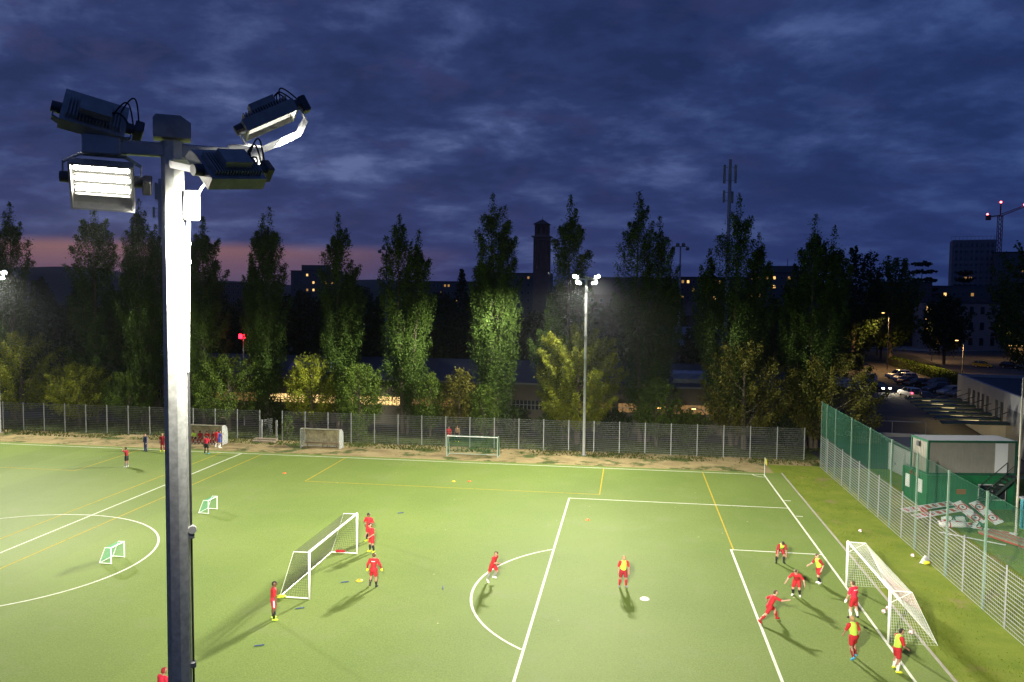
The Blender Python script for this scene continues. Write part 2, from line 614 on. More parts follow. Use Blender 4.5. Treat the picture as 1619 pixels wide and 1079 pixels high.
# tufts of grass on the lawn and the verges: too many to count
def tufts(name, label, rects, n, h, m, z0=0.0):
    V, F = [], []
    tot = sum((r[2] - r[0]) * (r[3] - r[1]) for r in rects)
    P = []
    for r in rects:
        k = int(n * (r[2] - r[0]) * (r[3] - r[1]) / tot)
        P.append(np.stack([RNG.uniform(r[0], r[2], k), RNG.uniform(r[1], r[3], k)], 1))
    P = np.concatenate(P)
    keep = (np.sin(P[:, 0] * 0.9 + 1.3 * np.sin(P[:, 1] * 0.45)) + np.cos(P[:, 1] * 0.7 + P[:, 0] * 0.3) + RNG.normal(0, 0.7, len(P))) > -0.4
    P = P[keep]
    k = len(P)
    a = RNG.uniform(0, 2 * pi, k)
    hh = h * RNG.uniform(0.4, 1.3, k)
    w = hh * 0.45
    lean = RNG.normal(0, 0.35, (k, 2)) * hh[:, None]
    A = np.stack([P[:, 0] - np.cos(a) * w, P[:, 1] - np.sin(a) * w, np.full(k, z0)], 1)
    B = np.stack([P[:, 0] + np.cos(a) * w, P[:, 1] + np.sin(a) * w, np.full(k, z0)], 1)
    T = np.stack([P[:, 0] + lean[:, 0], P[:, 1] + lean[:, 1], z0 + hh], 1)
    V = np.stack([A, B, T], 1).reshape(-1, 3)
    F = np.arange(3 * k).reshape(-1, 3)
    o = link(name, np_mesh(name, V, F), m)
    return tag(o, label, 'grass', kind='stuff')


G_LAWN = leaf_mat('grass_blade_lawn', (0.100, 0.155, 0.010), (0.200, 0.225, 0.025), 0.25)  # lawn blades, yellower and brighter green than the verge
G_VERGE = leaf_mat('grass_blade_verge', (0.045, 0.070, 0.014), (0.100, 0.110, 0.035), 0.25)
tufts('grass', 'short uneven grass beside the goal and along the fence', [(1.8, -66, 6.0, 4), (6.2, -60, 22, 4)], 42000, 0.07, G_LAWN)
tufts('grass', 'dry weedy grass along the far fence', [(-104, 4.8, 6, 7.6), (-104, 7.6, 8, 14.5)], 42000, 0.16, G_VERGE)

# ---------------------------------------------------------------- fences
M_GALV = mat('galvanised', (0.40, 0.41, 0.42), 0.45, 0.55, var=0.15, scale=4)
M_WIRE = mat('fence_wire', (0.42, 0.43, 0.42), 0.5, 0.5)
M_WIRE_DARK = mat('fence_wire_weathered', (0.22, 0.23, 0.23), 0.55, 0.4)
M_GREENPOST = mat('green_post', (0.16, 0.24, 0.19), 0.5, 0.3, var=0.15)
M_NET_GREEN = mat('green_netting', (0.012, 0.085, 0.050), 0.8)


def wire_panel(w, h, hstep, hth, vstep, vth):
    b = MB()
    z = 0.06
    while z < h:
        b.box((0, -hth / 2, z - hth / 2), (w, hth / 2, z + hth / 2))
        z += hstep
    x = vstep / 2
    while x < w:
        b.box((x - vth / 2, hth / 2, 0.05), (x + vth / 2, hth / 2 + vth, h))
        x += vstep
    me = bpy.data.meshes.new('mesh_panel')
    me.from_pydata(b.v, [], b.f)
    return me


def post_mesh(name, s, h):
    b = MB()
    b.box((-s / 2, -s / 2, 0), (s / 2, s / 2, h - 0.01))
    b.box((-s / 2 - 0.006, -s / 2 - 0.006, h - 0.01), (s / 2 + 0.006, s / 2 + 0.006, h + 0.015))
    me = bpy.data.meshes.new(name)
    me.from_pydata(b.v, [], b.f)
    return me


FY = 7.45
far_fence = empty('mesh_fence', (-49, FY, 0), 0, 'long grey welded wire fence behind the far touchline, in front of the trees', 'fence')
pm = post_mesh('fence_post', 0.075, 3.16); pm.materials.append(M_GALV)
panel = wire_panel(2.53, 3.1, 0.20, 0.022, 0.10, 0.007); panel.materials.append(M_WIRE_DARK)
xs = [-12.91 + 2.545 * k for k in range(-36, 8)]
for i, x in enumerate(xs):
    o = link('fence_post', pm, None, far_fence, (x + 49, 0, 0))
    if i < len(xs) - 1 and not (-52.0 < x < -49.0):
        link('mesh_panel', panel, None, far_fence, (x + 49 + 0.01, 0.03, 0))
# the gate bay: two heavier posts with an open door, reached by a wooden step
for x in (-50.85, -49.15):
    MB().bevbox((x + 49 - 0.09, -0.12, 0), (x + 49 + 0.09, 0.06, 2.15), 0.012).build('gate_post', M_GALV, far_fence)
gp = wire_panel(1.5, 2.1, 0.2, 0.022, 0.10, 0.007); gp.materials.append(M_WIRE_DARK)
o = link('gate_leaf', gp, None, far_fence, (-1.75, 0.1, 0)); o.rotation_euler = (0, 0, radians(75))
M_WOOD = mat('weathered_wood', (0.26, 0.21, 0.15), 0.8, var=0.3, scale=6, bump=0.3)
st = empty('wooden_step', (-50.0, 6.35, 0), 0, 'low wooden double step in front of the gate in the far fence', 'step')
for k in range(2):
    MB().bevbox((-1.25, -0.5 + 0.5 * k, 0), (1.25, -0.02 + 0.5 * k, 0.16 + 0.16 * k), 0.015).build('tread', M_WOOD, st)

FX = 6.12
right_fence = empty('ball_fence', (5.99, -14, 0), radians(0.7), 'tall ball-stop fence beside the goal line with green net above wire panels', 'fence')
pt = post_mesh('tall_post', 0.10, 6.15); pt.materials.append(M_GREENPOST)
pl = post_mesh('fence_post', 0.06, 3.12); pl.materials.append(M_GALV)
panel2 = wire_panel(2.44, 3.06, 0.205, 0.024, 0.20, 0.005); panel2.materials.append(M_WIRE)
yy = 4.3
k = 0
while yy > -62:
    y2 = yy - 2.46
    if k % 2 == 0:
        link('tall_post', pt, None, right_fence, (0, yy + 14, 0))
        if k == 0:
            link('tall_post', pt, None, right_fence, (0, yy + 14 - 1.9, 0))
    else:
        link('fence_post', pl, None, right_fence, (-0.02, yy + 14, 0))
    o = link('mesh_panel', panel2, None, right_fence, (-0.06, yy + 14 - 0.01, 0))
    o.rotation_euler = (0, 0, radians(-90))
    yy = y2
    k += 1


def net_plane(b, P, nu, nv, th):
    """strands over a bilinear patch P(u,v)->Vector"""
    for i in range(nu + 1):
        u = i / nu
        pts = [P(u, j / max(4, nv // 3)) for j in range(max(4, nv // 3) + 1)]
        for a, c in zip(pts[:-1], pts[1:]):
            b.tube([a, c], th, 3, cap=False)
    for j in range(nv + 1):
        v = j / nv
        m = max(4, nu // 4)
        pts = [P(i / m, v) for i in range(m + 1)]
        for a, c in zip(pts[:-1], pts[1:]):
            b.tube([a, c], th, 3, cap=False)


b = MB()
for y in np.arange(-62, 4.3, 0.12):
    b.tube([(0, y + 14, 3.14), (0, y + 14, 6.1)], 0.006, 3, cap=False)
for z in np.arange(3.14, 6.12, 0.12):
    b.tube([(0, -48, z), (0, 18.3, z)], 0.006, 3, cap=False)
b.tube([(0, -48, 6.1), (0, 18.3, 6.1)], 0.012, 4)
o = b.build('ball_net', M_NET_GREEN, right_fence)
# the tall net is doubled by a second screen behind the goal end near the corner
b = MB()
for y in np.arange(-14.5, 4.3, 0.10):
    b.tube([(0.1, y + 14, 0.3), (0.1, y + 14, 6.0)], 0.006, 3, cap=False)
for z in np.arange(0.3, 6.02, 0.10):
    b.tube([(0.1, -0.5, z), (0.1, 18.3, z)], 0.006, 3, cap=False)
b.build('wind_screen_net', M_NET_GREEN, right_fence)

# ---------------------------------------------------------------- floodlight masts
M_POLE = mat('mast_zinc', (0.48, 0.49, 0.47), 0.5, 0.1, var=0.26, scale=16.0, bump=0.08, detail=9)
M_DARKBOX = mat('dark_housing', (0.085, 0.085, 0.09), 0.45, 0.4)
M_HOUSING = mat('lamp_housing', (0.33, 0.33, 0.32), 0.5, 0.35, var=0.2, scale=9, detail=8)
M_VISOR = mat('lamp_visor', (0.30, 0.30, 0.28), 0.35, 0.6)
M_CABLE = mat('black_cable', (0.012, 0.012, 0.013), 0.6)
M_CABLE_LIGHT = mat('grey_cable', (0.45, 0.45, 0.44), 0.6)
M_LED = emis('led_strip', (1.0, 0.96, 0.82), 90.0)          # seen from beside the beam
M_LED_BEAM = emis('led_strip_in_beam', (1.0, 0.97, 0.88), 700.0)   # looking into the beam
M_REFLECT_GLOW = emis('reflector_glow', (1.0, 0.97, 0.88), 160.0)  # mirrored LED light, put in as the plate's own glow
M_LEDBED = mat('led_bed', (0.05, 0.05, 0.048), 0.5, 0.1)


def aim_matrix(pos, aim, width_dir):
    """local -Z looks along aim, local X runs along width_dir"""
    z = -Vector(aim).normalized()
    x = Vector(width_dir)
    x = (x - z * x.dot(z)).normalized()
    y = z.cross(x)
    return Matrix(((x.x, y.x, z.x, pos[0]), (x.y, y.y, z.y, pos[1]), (x.z, y.z, z.z, pos[2]), (0, 0, 0, 1)))


CUT_SIGN = -1.0


def flood_head(mast, pos, aim, wdir, bracket, light_dir, energy, cables=True, size=radians(124), lr=0.20, blend=0.6, led=None):
    """one LED floodlight as a part of the mast; light_dir is where its optics throw the light"""
    Mx = aim_matrix(pos, aim, wdir)
    W, D = 0.25, 0.15
    b = MB()
    # shallow tray, open towards -Z, with a sloped hood at its +Y end
    b.prism([(-D, 0.045), (D, 0.045), (D + 0.10, 0.02), (D + 0.13, -0.085), (D + 0.115, -0.085), (D + 0.085, 0.0), (D, 0.012), (-D, 0.012)], 'x', -W, W)
    b.box((-W, -D - 0.02, -0.075), (W, -D, 0.045))
    for s in (-1, 1):
        b.prism([(-D - 0.02, 0.045), (D, 0.045), (D + 0.10, 0.02), (D + 0.13, -0.085), (-D - 0.02, -0.075)], 'x',
                s * W if s > 0 else -W - 0.018, s * W + 0.018 if s > 0 else -W)
    b.box((-0.13, -0.09, 0.10), (0.13, 0.09, 0.165))
    head = b.build('floodlight', M_HOUSING, mast)
    head.matrix_local = Mx
    f = MB()
    for i in range(17):
        x = -W + 0.03 + i * (2 * W - 0.06) / 16
        f.box((x - 0.005, -D + 0.02, 0.045), (x + 0.005, D - 0.02, 0.10))
    f.build('cooling_fins', M_HOUSING, head)
    h = MB()
    h.box((-W + 0.02, -D + 0.01, 0.002), (W - 0.02, D - 0.01, 0.011))
    for k in range(4):
        y = -D + 0.005 + k * (2 * D - 0.01) / 3
        h.box((-W + 0.02, y - 0.004, -0.055), (W - 0.02, y + 0.004, 0.002))
    h.build('reflector', M_LEDBED if cables else M_REFLECT_GLOW, head)
    for k in range(3):
        y = -D + (k + 0.5) * 2 * D / 3
        s = MB()
        for q in range(16):
            x = -W + 0.045 + q * (2 * W - 0.09) / 15
            s.box((x - 0.0205, y - 0.017, -0.012), (x + 0.0205, y + 0.017, 0.001))
        s.build('led_strip', led or M_LED, head)
    # yoke round the back of the tray, with pivot knobs
    y = MB()
    bl = Mx.inverted() @ Vector(bracket)
    up_ = 1 if bl.z > 0 else -1
    for s in (-1, 1):
        MB().tube([(s * (W + 0.018), 0, 0), (s * (W + 0.10), 0, 0)], [0.055, 0.05], 12).build('pivot_knob', M_DARKBOX, head)
        y.bar((s * (W + 0.075), 0, 0), (s * (W + 0.075), bl.y * 0.62, bl.z * 0.62), 0.012, 0.06)
        y.bar((s * (W + 0.075), bl.y * 0.60, bl.z * 0.60), (s * (W - 0.06), bl.y * 0.95, bl.z * 0.95), 0.012, 0.06)
    y.bar((-(W - 0.05), bl.y * 0.95, bl.z * 0.95), ((W - 0.05), bl.y * 0.95, bl.z * 0.95), 0.012, 0.06)
    y.build('yoke', M_GALV, head)
    if cables:
        c = MB()
        for q in range(3):
            pts = []
            for j in range(15):
                t = j / 14
                a_ = pi * (1.15 * t - 0.05)
                rr = 0.085 + 0.03 * q
                pts.append((W * 0.35 + 0.05 * q + W * 0.75 * t, 0.02 + 0.03 * q + rr * 0.9 * sin(a_) * (0.6 if q else -0.5), 0.07 + rr * 1.15 * sin(a_)))
            c.tube(pts, 0.0075, 6)
        c.build('cable', M_CABLE, head)
        MB().bevbox((W + 0.09, -0.05, -0.10), (W + 0.17, 0.09, 0.06), 0.01).build('junction_box', M_DARKBOX, head)
    ld = bpy.data.lights.new('floodlight_beam', 'SPOT')
    ld.energy = energy
    ld.color = (1.0, 0.96, 0.80)
    ld.spot_size = size
    ld.spot_blend = blend
    ld.shadow_soft_size = lr
    # luminaire optics: nothing is thrown above the horizontal, most of it well below
    ld.use_nodes = True
    lt = ld.node_tree
    em = [n for n in lt.nodes if n.type == 'EMISSION'][0]
    gn = lt.nodes.new('ShaderNodeNewGeometry')
    sp_ = lt.nodes.new('ShaderNodeSeparateXYZ')
    lt.links.new(gn.outputs['Incoming'], sp_.inputs[0])
    zz = math_node(lt, 'MULTIPLY', sp_.outputs[2], CUT_SIGN)
    cut = smooth(lt, zz, 0.10 if cables else 0.06, 0.34 if cables else 0.36)
    even = math_node(lt, 'POWER', math_node(lt, 'MINIMUM', math_node(lt, 'DIVIDE', 0.34, math_node(lt, 'MAXIMUM', zz, 0.05)), 1.0), 3.4 if cables else 2.3)
    lt.links.new(math_node(lt, 'ADD', math_node(lt, 'MULTIPLY', math_node(lt, 'MULTIPLY', cut, even), 0.994), 0.006), em.inputs[1])
    lo = bpy.data.objects.new('floodlight_beam', ld)
    COL.objects.link(lo)
    lo.parent = mast
    lv = Vector(light_dir).normalized()
    lo.location = Mx @ Vector((0, 0, -0.16 - lr))
    lo.rotation_euler = (-lv).to_track_quat('Z', 'Y').to_euler()
    return head


def mast(loc, label, bar_dir, heads, energy, cables, H=17.45, lr=0.22):
    m = empty('floodlight_mast', loc, 0, label, 'floodlight mast', 'floodlight masts round the pitch')
    b = MB()
    zs = [0, 0.02, H * 0.5, H]
    b.tube([(0, 0, z) for z in (0.0, 4.2, 4.22, 10.5, H)], [0.150, 0.138, 0.132, 0.114, 0.102], 8)
    po = b.build('pole', M_POLE, m)
    po.rotation_euler = (0, 0, atan2(bar_dir[1], bar_dir[0]) + radians(28))
    MB().tube([(0, 0, 0), (0, 0, 0.03)], 0.28, 10).build('base_plate', M_GALV, m)
    bd = Vector((bar_dir[0], bar_dir[1], 0)).normalized()
    pd = Vector((-bd.y, bd.x, 0))
    M0 = Matrix(((bd.x, pd.x, 0, 0), (bd.y, pd.y, 0, 0), (0, 0, 1, 0), (0, 0, 0, 1)))
    # cap and cross-arm
    MB().prism([(-0.165, H + 0.02), (0.165, H + 0.02), (0.165, H + 0.16), (0.075, H + 0.225), (-0.135, H + 0.225), (-0.165, H + 0.19)],
               'y', -0.14, 0.14, M0).build('cap', M_HOUSING, m)
    MB().bevbox((-0.74, -0.05, H - 0.15), (0.82, 0.05, H - 0.02), 0.012, M0).build('cross_arm', M_GALV, m)
    for s, x0 in ((-1, -0.76), (1, 0.50)):
        MB().bevbox((x0, -0.085, H - 0.17), (x0 + 0.32, 0.085, H + 0.01), 0.012, M0).build('bracket', M_GALV, m)
    if cables:
        c = MB()
        for k, (dx, zz) in enumerate(((0.125, 0.0), (0.135, -0.03))):
            c.tube([M0 @ Vector(p) for p in ((0.62, -0.07, H - 0.19), (0.40, -0.10, H - 0.24), (0.26, -0.08, H - 0.42), (dx + 0.01, -0.06, H - 0.62), (dx, -0.02, H - 0.9), (dx - 0.02, 0.0, H - 2.2))], 0.012, 6)
        c.build('cable', M_CABLE_LIGHT, m)
        jb = MB().bevbox((0.095, -0.13, H - 0.74), (0.235, 0.04, H - 0.46), 0.012, M0).build('switch_box', M_GALV, m)
        for z in (H - 0.95, H - 1.12, H - 3.8, H - 5.1):
            MB().bevbox((0.095, -0.04, z - 0.04), (0.15, 0.03, z + 0.02), 0.008, M0).build('cable_clamp', M_GALV, m)
        MB().tube([M0 @ Vector((0.112, 0.0, H - 0.9)), M0 @ Vector((0.154, 0.0, 2.4))], 0.011, 6).build('conduit', M_DARKBOX, m)
        MB().tube([M0 @ Vector((0.13, 0.02, H - 3.75)), M0 @ Vector((0.13, -0.045, H - 3.75))], 0.04, 10).build('cable_loop', M_CABLE_LIGHT, m)
    else:
        for z in np.arange(3.0, H - 1, 2.2):
            MB().tube([(0, 0, z), (0, 0, z + 0.05)], 0.175, 8).build('pole_band', M_GALV, m)
    for (bx, bz, aim, wd, fwd_, ldir, ek, deg) in heads:
        pos = M0 @ Vector((bx, 0, H - 0.09 + bz)) + Vector((bd.y, -bd.x, 0)) * fwd_
        brk = M0 @ Vector((bx, 0, H - 0.08 + (0.08 if bz > 0 else -0.08)))
        flood_head(m, pos, aim, wd, brk, ldir, energy * ek, cables, lr=lr, size=radians(deg), blend=0.6 if cables else 0.8, led=M_LED if cables else M_LED_BEAM)
    return m


NEAR = Vector((-16.35, -67.0, 0))
tc_ = Vector((CAM.x - NEAR.x, CAM.y - NEAR.y, 0)).normalized()      # from the mast towards the viewer's side
bar = Vector((-tc_.y, tc_.x, 0))                                     # to the right
Z_ = Vector((0, 0, 1))


def tgt(base, x, y, h=17.3):
    return Vector((x, y, 0)) - Vector((base[0], base[1], h))


NH = [(-0.60, -0.30, tc_ * 0.86 - Z_ * 0.50 - bar * 0.05, bar, 0.0, tc_ * 0.8 - Z_ * 0.6, 0.04, 124),
      (-0.66, 0.25, -tc_ * 0.80 - Z_ * 0.56 - bar * 0.22, bar * 0.95 - tc_ * 0.1 - Z_ * 0.20, 0.0, tgt(NEAR, -46, -30), 1.0, 124),
      (0.88, 0.40, bar * 0.46 - Z_ * 0.87 + tc_ * 0.05, bar * 0.88 + Z_ * 0.47, 0.0, tgt(NEAR, 0, -34), 1.0, 124),
      (0.47, -0.25, -bar * 0.25 - Z_ * 0.70 - tc_ * 0.66, bar * 1.0 + Z_ * 0.55, 0.78, tgt(NEAR, -24, -28), 1.0, 133)]
mast(NEAR, 'galvanised floodlight mast standing closest to the camera, seen from lamp height', bar, NH, E_NEAR, True, lr=0.12)


def far_heads(base, targets, share=(1, 1, 1, 1)):
    res = []
    for (bx, bz, side), t, ek in zip(((-0.75, -0.30, -0.35), (-1.05, 0.34, -0.75), (0.75, -0.30, 0.35), (1.0, 0.34, 0.75)), targets, share):
        t = tgt(base, *t)
        aim = Vector((side * 0.4, -0.52, -0.80))
        res.append((bx, bz, aim, (1, 0, 0), 0.0, t, ek, 160))
    return res


FAR = Vector((-16.35, 5.74, 0))
mast(FAR, 'lit floodlight mast beyond the far touchline in front of the yellow-green tree', (1, 0, 0),
     far_heads(FAR, [(-27, -6), (-40, -2), (-8, -26), (0, -14)], (1.2, 1.0, 1.1, 0.8)), E_FAR, False)
LEFT = Vector((-80.6, 5.74, 0))
mast(LEFT, 'lit floodlight mast at the left edge of the picture', (1, 0, 0),
     far_heads(LEFT, [(-84, -12), (-92, -5), (-70, -20), (-62, -14)]), E_FAR * 0.8, False)

# ---------------------------------------------------------------- goals
M_GOALWHITE = mat('goal_white', (0.80, 0.80, 0.77), 0.35, var=0.05, scale=5)
M_NETWHITE = mat('net_white', (0.62, 0.62, 0.58), 0.8)
M_NETGREY = mat('net_dark', (0.05, 0.055, 0.035), 0.8)
M_NETRED = mat('net_red', (0.50, 0.045, 0.03), 0.8)
M_NETGREEN2 = mat('net_mint', (0.10, 0.38, 0.22), 0.8)


def V3(*a):
    return Vector(a)


def lerp_patch(a, b, c, d, sag=0.0, sdir=(0, 0, -1)):
    a, b, c, d, sdir = map(Vector, (a, b, c, d, sdir))
    def P(u, v):
        q = (a * (1 - u) + b * u) * (1 - v) + (d * (1 - u) + c * u) * v
        return q + sdir * (sag * 4 * u * (1 - u) * 4 * v * (1 - v) * 0.25 * 4)
    return P


# fixed goal on the goal line: local x along the line, local -y into the pitch ... here depth runs +X in world
def big_goal(label, loc, rz, net_m, top_d, base_d, ground_frame, side_m=None, th=0.006):
    g = empty('football_goal', loc, rz, label, 'goal', 'football goals')
    w, h = 3.66 + 0.06, 2.44
    # local: x depth (behind the goal), y width
    for s in (-1, 1):
        MB().tube([(0, s * w, 0), (0, s * w, h + 0.06)], 0.06, 12).build('post', M_GOALWHITE, g, True)
    MB().tube([(0, -w, h + 0.06), (0, w, h + 0.06)], 0.06, 12).build('crossbar', M_GOALWHITE, g, True)
    b = MB()
    for s in (-1, 1):
        b.tube([(0, s * w, h + 0.04), (top_d, s * w, h + 0.02)], 0.02, 6)
        if ground_frame:
            b.tube([(0, s * w, 0.04), (base_d, s * w, 0.04)], 0.035, 8)
        else:
            b.tube([(0, s * w, h - 0.55), (top_d, s * w, h + 0.02)], 0.015, 6)
        b.tube([(top_d, s * w, h + 0.02), (base_d, s * w, 0.04)], 0.011, 6)
    if ground_frame:
        b.tube([(base_d, -w, 0.04), (base_d, w, 0.04)], 0.035, 8)
    b.build('net_support', M_GOALWHITE, g)
    st_ = 0.13
    nv = int(h / st_)
    nu = int(2 * w / st_)
    b = MB()
    net_plane(b, lerp_patch((top_d, -w, h), (top_d, w, h), (base_d, w, 0.03), (base_d, -w, 0.03), 0.16, (-0.8, 0, -0.5)), nu, nv, th)
    b.build('back_net', net_m, g)
    b = MB()
    net_plane(b, lerp_patch((0, -w, h), (0, w, h), (top_d, w, h), (top_d, -w, h), 0.10, (0, 0, -1)), nu, int(top_d / st_), th)
    b.build('top_net', net_m, g)
    for s in (-1, 1):
        b = MB()
        net_plane(b, lerp_patch((0, s * w, h), (top_d, s * w, h), (base_d, s * w, 0.03), (0, s * w, 0.03), 0.03, (0, -s, 0)), int(base_d / st_), nv, th)
        b.build('side_net', side_m or net_m, g)
    return g


g1 = big_goal('white goal with red and white net on the goal line, players before it', (0.06, C, 0.016), 0, M_NETWHITE, 0.95, 2.15, False, M_NETWHITE, 0.0048)
b = MB()
Pn = lerp_patch((0.97, 3.7, 2.44), (0.97, -3.7, 2.44), (2.2, -3.7, 0.03), (2.2, 3.7, 0.03), 0.18, (-0.8, 0, -0.5))
for k in range(7):
    b.tube([Pn(i / 14, min(1, 0.03 + 0.05 * k + 0.30 * sin(pi * i / 14) * (1 - 0.5 * i / 14))) for i in range(15)], 0.016, 4)
b.build('red_net_band', M_NETRED, g1)
big_goal('portable white goal with dark net standing out in the field', (-28.25, -31.05, 0.016), radians(180), M_NETGREY, 0.85, 1.62, True, None, 0.0065)


def small_goal(label, loc, rz, w, h, d, m_frame, m_net, group, th=0.03, cap=None):
    g = empty('training_goal', loc, rz, label, 'goal', group)
    for s in (-1, 1):
        MB().tube([(0, s * w / 2, 0), (0, s * w / 2, h)], th, 8).build('post', m_frame, g)
    MB().tube([(0, -w / 2, h), (0, w / 2, h)], th, 8).build('crossbar', cap or m_frame, g)
    b = MB()
    for s in (-1, 1):
        b.tube([(0, s * w / 2, 0.03), (d, s * w / 2, 0.03)], th * 0.8, 6)
        b.tube([(0, s * w / 2, h), (d * 0.5, s * w / 2, h)], th * 0.7, 6)
        b.tube([(d * 0.5, s * w / 2, h), (d, s * w / 2, 0.03)], th * 0.6, 6)
    b.tube([(d, -w / 2, 0.03), (d, w / 2, 0.03)], th * 0.8, 6)
    b.build('base_frame', m_frame, g)
    b = MB()
    st_ = 0.10
    nv = max(4, int(h / st_)); nu = max(4, int(w / st_))
    net_plane(b, lerp_patch((d * 0.5, -w / 2, h), (d * 0.5, w / 2, h), (d, w / 2, 0.03), (d, -w / 2, 0.03), 0.05, (-1, 0, 0)), nu, nv, 0.006)
    net_plane(b, lerp_patch((0, -w / 2, h), (0, w / 2, h), (d * 0.5, w / 2, h), (d * 0.5, -w / 2, h), 0.03), nu, 4, 0.006)
    for s in (-1, 1):
        net_plane(b, lerp_patch((0, s * w / 2, h), (d * 0.5, s * w / 2, h), (d, s * w / 2, 0.03), (0, s * w / 2, 0.03)), max(3, int(d / st_)), nv, 0.006)
    b.build('net', m_net, g)
    return g


small_goal('small white goal with green net inside the centre circle', (-41.65, -30.95, 0.016), radians(180), 1.25, 0.95, 0.75, M_GOALWHITE, M_NETGREEN2, 'small training goals')
small_goal('small white goal with green net beyond the centre circle near the mast', (-41.6, -20.0, 0.016), radians(180), 1.25, 0.95, 0.75, M_GOALWHITE, M_NETGREEN2, 'small training goals')
M_GREENFRAME = mat('green_frame', (0.42, 0.50, 0.42), 0.5)
small_goal('green framed youth goal on the bare soil before the far fence', (-27.0, 2.6, 0.006), radians(90), 5.0, 2.0, 1.3, M_GREENFRAME, mat('net_olive', (0.02, 0.13, 0.07), 0.8), 'youth goals', 0.045, M_GOALWHITE)

# ---------------------------------------------------------------- dugouts
M_ALU = mat('aluminium', (0.55, 0.56, 0.55), 0.4, 0.5)
M_BACKPANEL = mat('stained_panel', (0.30, 0.27, 0.17), 0.7, var=0.45, scale=2.2)
M_POLY = mat('clear_panel', (0.75, 0.80, 0.78), 0.15, 0.0, alpha=0.28)
M_BENCH = mat('bench_wood', (0.22, 0.15, 0.09), 0.7, var=0.2)


def dugout(label, loc, w):
    d = empty('team_shelter', loc, 0, label, 'shelter', 'team shelters')
    prof = [(1.15, 0.05), (1.15, 1.25), (1.02, 1.65), (0.78, 1.88), (0.45, 1.97), (0.0, 1.99)]
    for x in (-w / 2, w / 2):
        b = MB()
        for p, q in zip(prof[:-1], prof[1:]):
            b.bar((x, p[0], p[1]), (x, q[0], q[1]), 0.055)
        b.bar((x, 0.0, 0.0), (x, 0.0, 2.0), 0.055)
        b.bar((x, 0.0, 0.04), (x, 1.15, 0.04), 0.055)
        b.build('end_frame', M_ALU, d)
        b = MB()
        pts = [(0.02, 0.08)] + prof[:-1] + [(0.02, 1.96)]
        b.prism(pts, 'x', x - 0.004, x + 0.004)
        b.build('side_panel', M_POLY, d)
    b = MB()
    b.bar((-w / 2, 0, 1.99), (w / 2, 0, 1.99), 0.06)
    b.bar((-w / 2, 1.15, 0.06), (w / 2, 1.15, 0.06), 0.06)
    b.build('front_rail', M_ALU, d)
    n = 4
    for k in range(n):
        x0, x1 = -w / 2 + 0.03 + k * (w - 0.06) / n, -w / 2 + 0.03 + (k + 1) * (w - 0.06) / n - 0.012
        b = MB()
        for p, q in zip(prof[:-1], prof[1:]):
            b.quad((x0, p[0] + 0.03, p[1]), (x1, p[0] + 0.03, p[1]), (x1, q[0] + 0.03, q[1] + 0.03), (x0, q[0] + 0.03, q[1] + 0.03))
        b.build('back_panel', M_BACKPANEL, d)
    b = MB().bevbox((-w / 2 + 0.1, 0.62, 0.42), (w / 2 - 0.1, 1.0, 0.47), 0.01)
    for x in (-w / 2 + 0.4, 0, w / 2 - 0.4):
        b.box((x - 0.03, 0.75, 0), (x + 0.03, 0.85, 0.42))
    b.build('bench', M_BENCH, d)
    return d


dugout('empty team shelter with stained back panels by the far fence', (-42.9, 3.75, 0.004), 4.1)
dugout('team shelter full of seated players behind the near mast', (-55.4, 3.6, 0.004), 4.1)

# ---------------------------------------------------------------- corner flag, cones, balls, marker sticks
fl = empty('corner_flag', (0.05, 0.05, 0.016), 0, 'corner flag with yellow pennant at the far corner of the pitch', 'flag')
MB().tube([(0, 0, 0), (0, 0, 1.55)], 0.022, 8).build('flag_pole', M_GOALWHITE, fl)
M_YEL = mat('pennant_yellow', (0.65, 0.60, 0.04), 0.6)
b = MB()
vs = []
for j in range(6):
    t = j / 5
    for zz in (1.53, 1.08):
        vs.append((0.02 + 0.16 * t, 0.03 * sin(t * 5) + 0.02, zz - 0.30 * t * (0.6 if zz > 1.3 else 1.0)))
        vs.append((0.02 + 0.16 * t, 0.03 * sin(t * 5) + 0.028, zz - 0.30 * t * (0.6 if zz > 1.3 else 1.0)))
fs = []
for j in range(5):
    a = j * 4
    fs += [(a, a + 4, a + 6, a + 2), (a + 1, a + 3, a + 7, a + 5), (a, a + 1, a + 5, a + 4), (a + 2, a + 6, a + 7, a + 3)]
b.add(vs, fs).build('pennant', M_YEL, fl)

M_ORANGE = mat('cone_orange', (0.75, 0.16, 0.03), 0.5)
M_CONEY = mat('cone_yellow', (0.72, 0.50, 0.03), 0.5)
M_BALLW = mat('ball_white', (0.78, 0.76, 0.74), 0.4)
M_BALLP = mat('ball_patch', (0.45, 0.05, 0.12), 0.4)


def disc_cone(label, x, y, m, r=0.17):
    b = MB()
    n = 18
    prof = [(r, 0.0), (r * 0.98, 0.012), (r * 0.55, 0.075), (r * 0.42, 0.085), (r * 0.36, 0.08), (r * 0.5, 0.06), (r * 0.9, 0.006)]
    vs = [(q * cos(2 * pi * i / n), q * sin(2 * pi * i / n), z) for q, z in prof for i in range(n)]
    fs = [(j * n + i, j * n + (i + 1) % n, (j + 1) * n + (i + 1) % n, (j + 1) * n + i) for j in range(len(prof) - 1) for i in range(n)]
    o = b.add(vs, fs).build('disc_cone', m, None, True, (x, y, 0.018))
    return tag(o, label, 'cone', 'training disc cones')


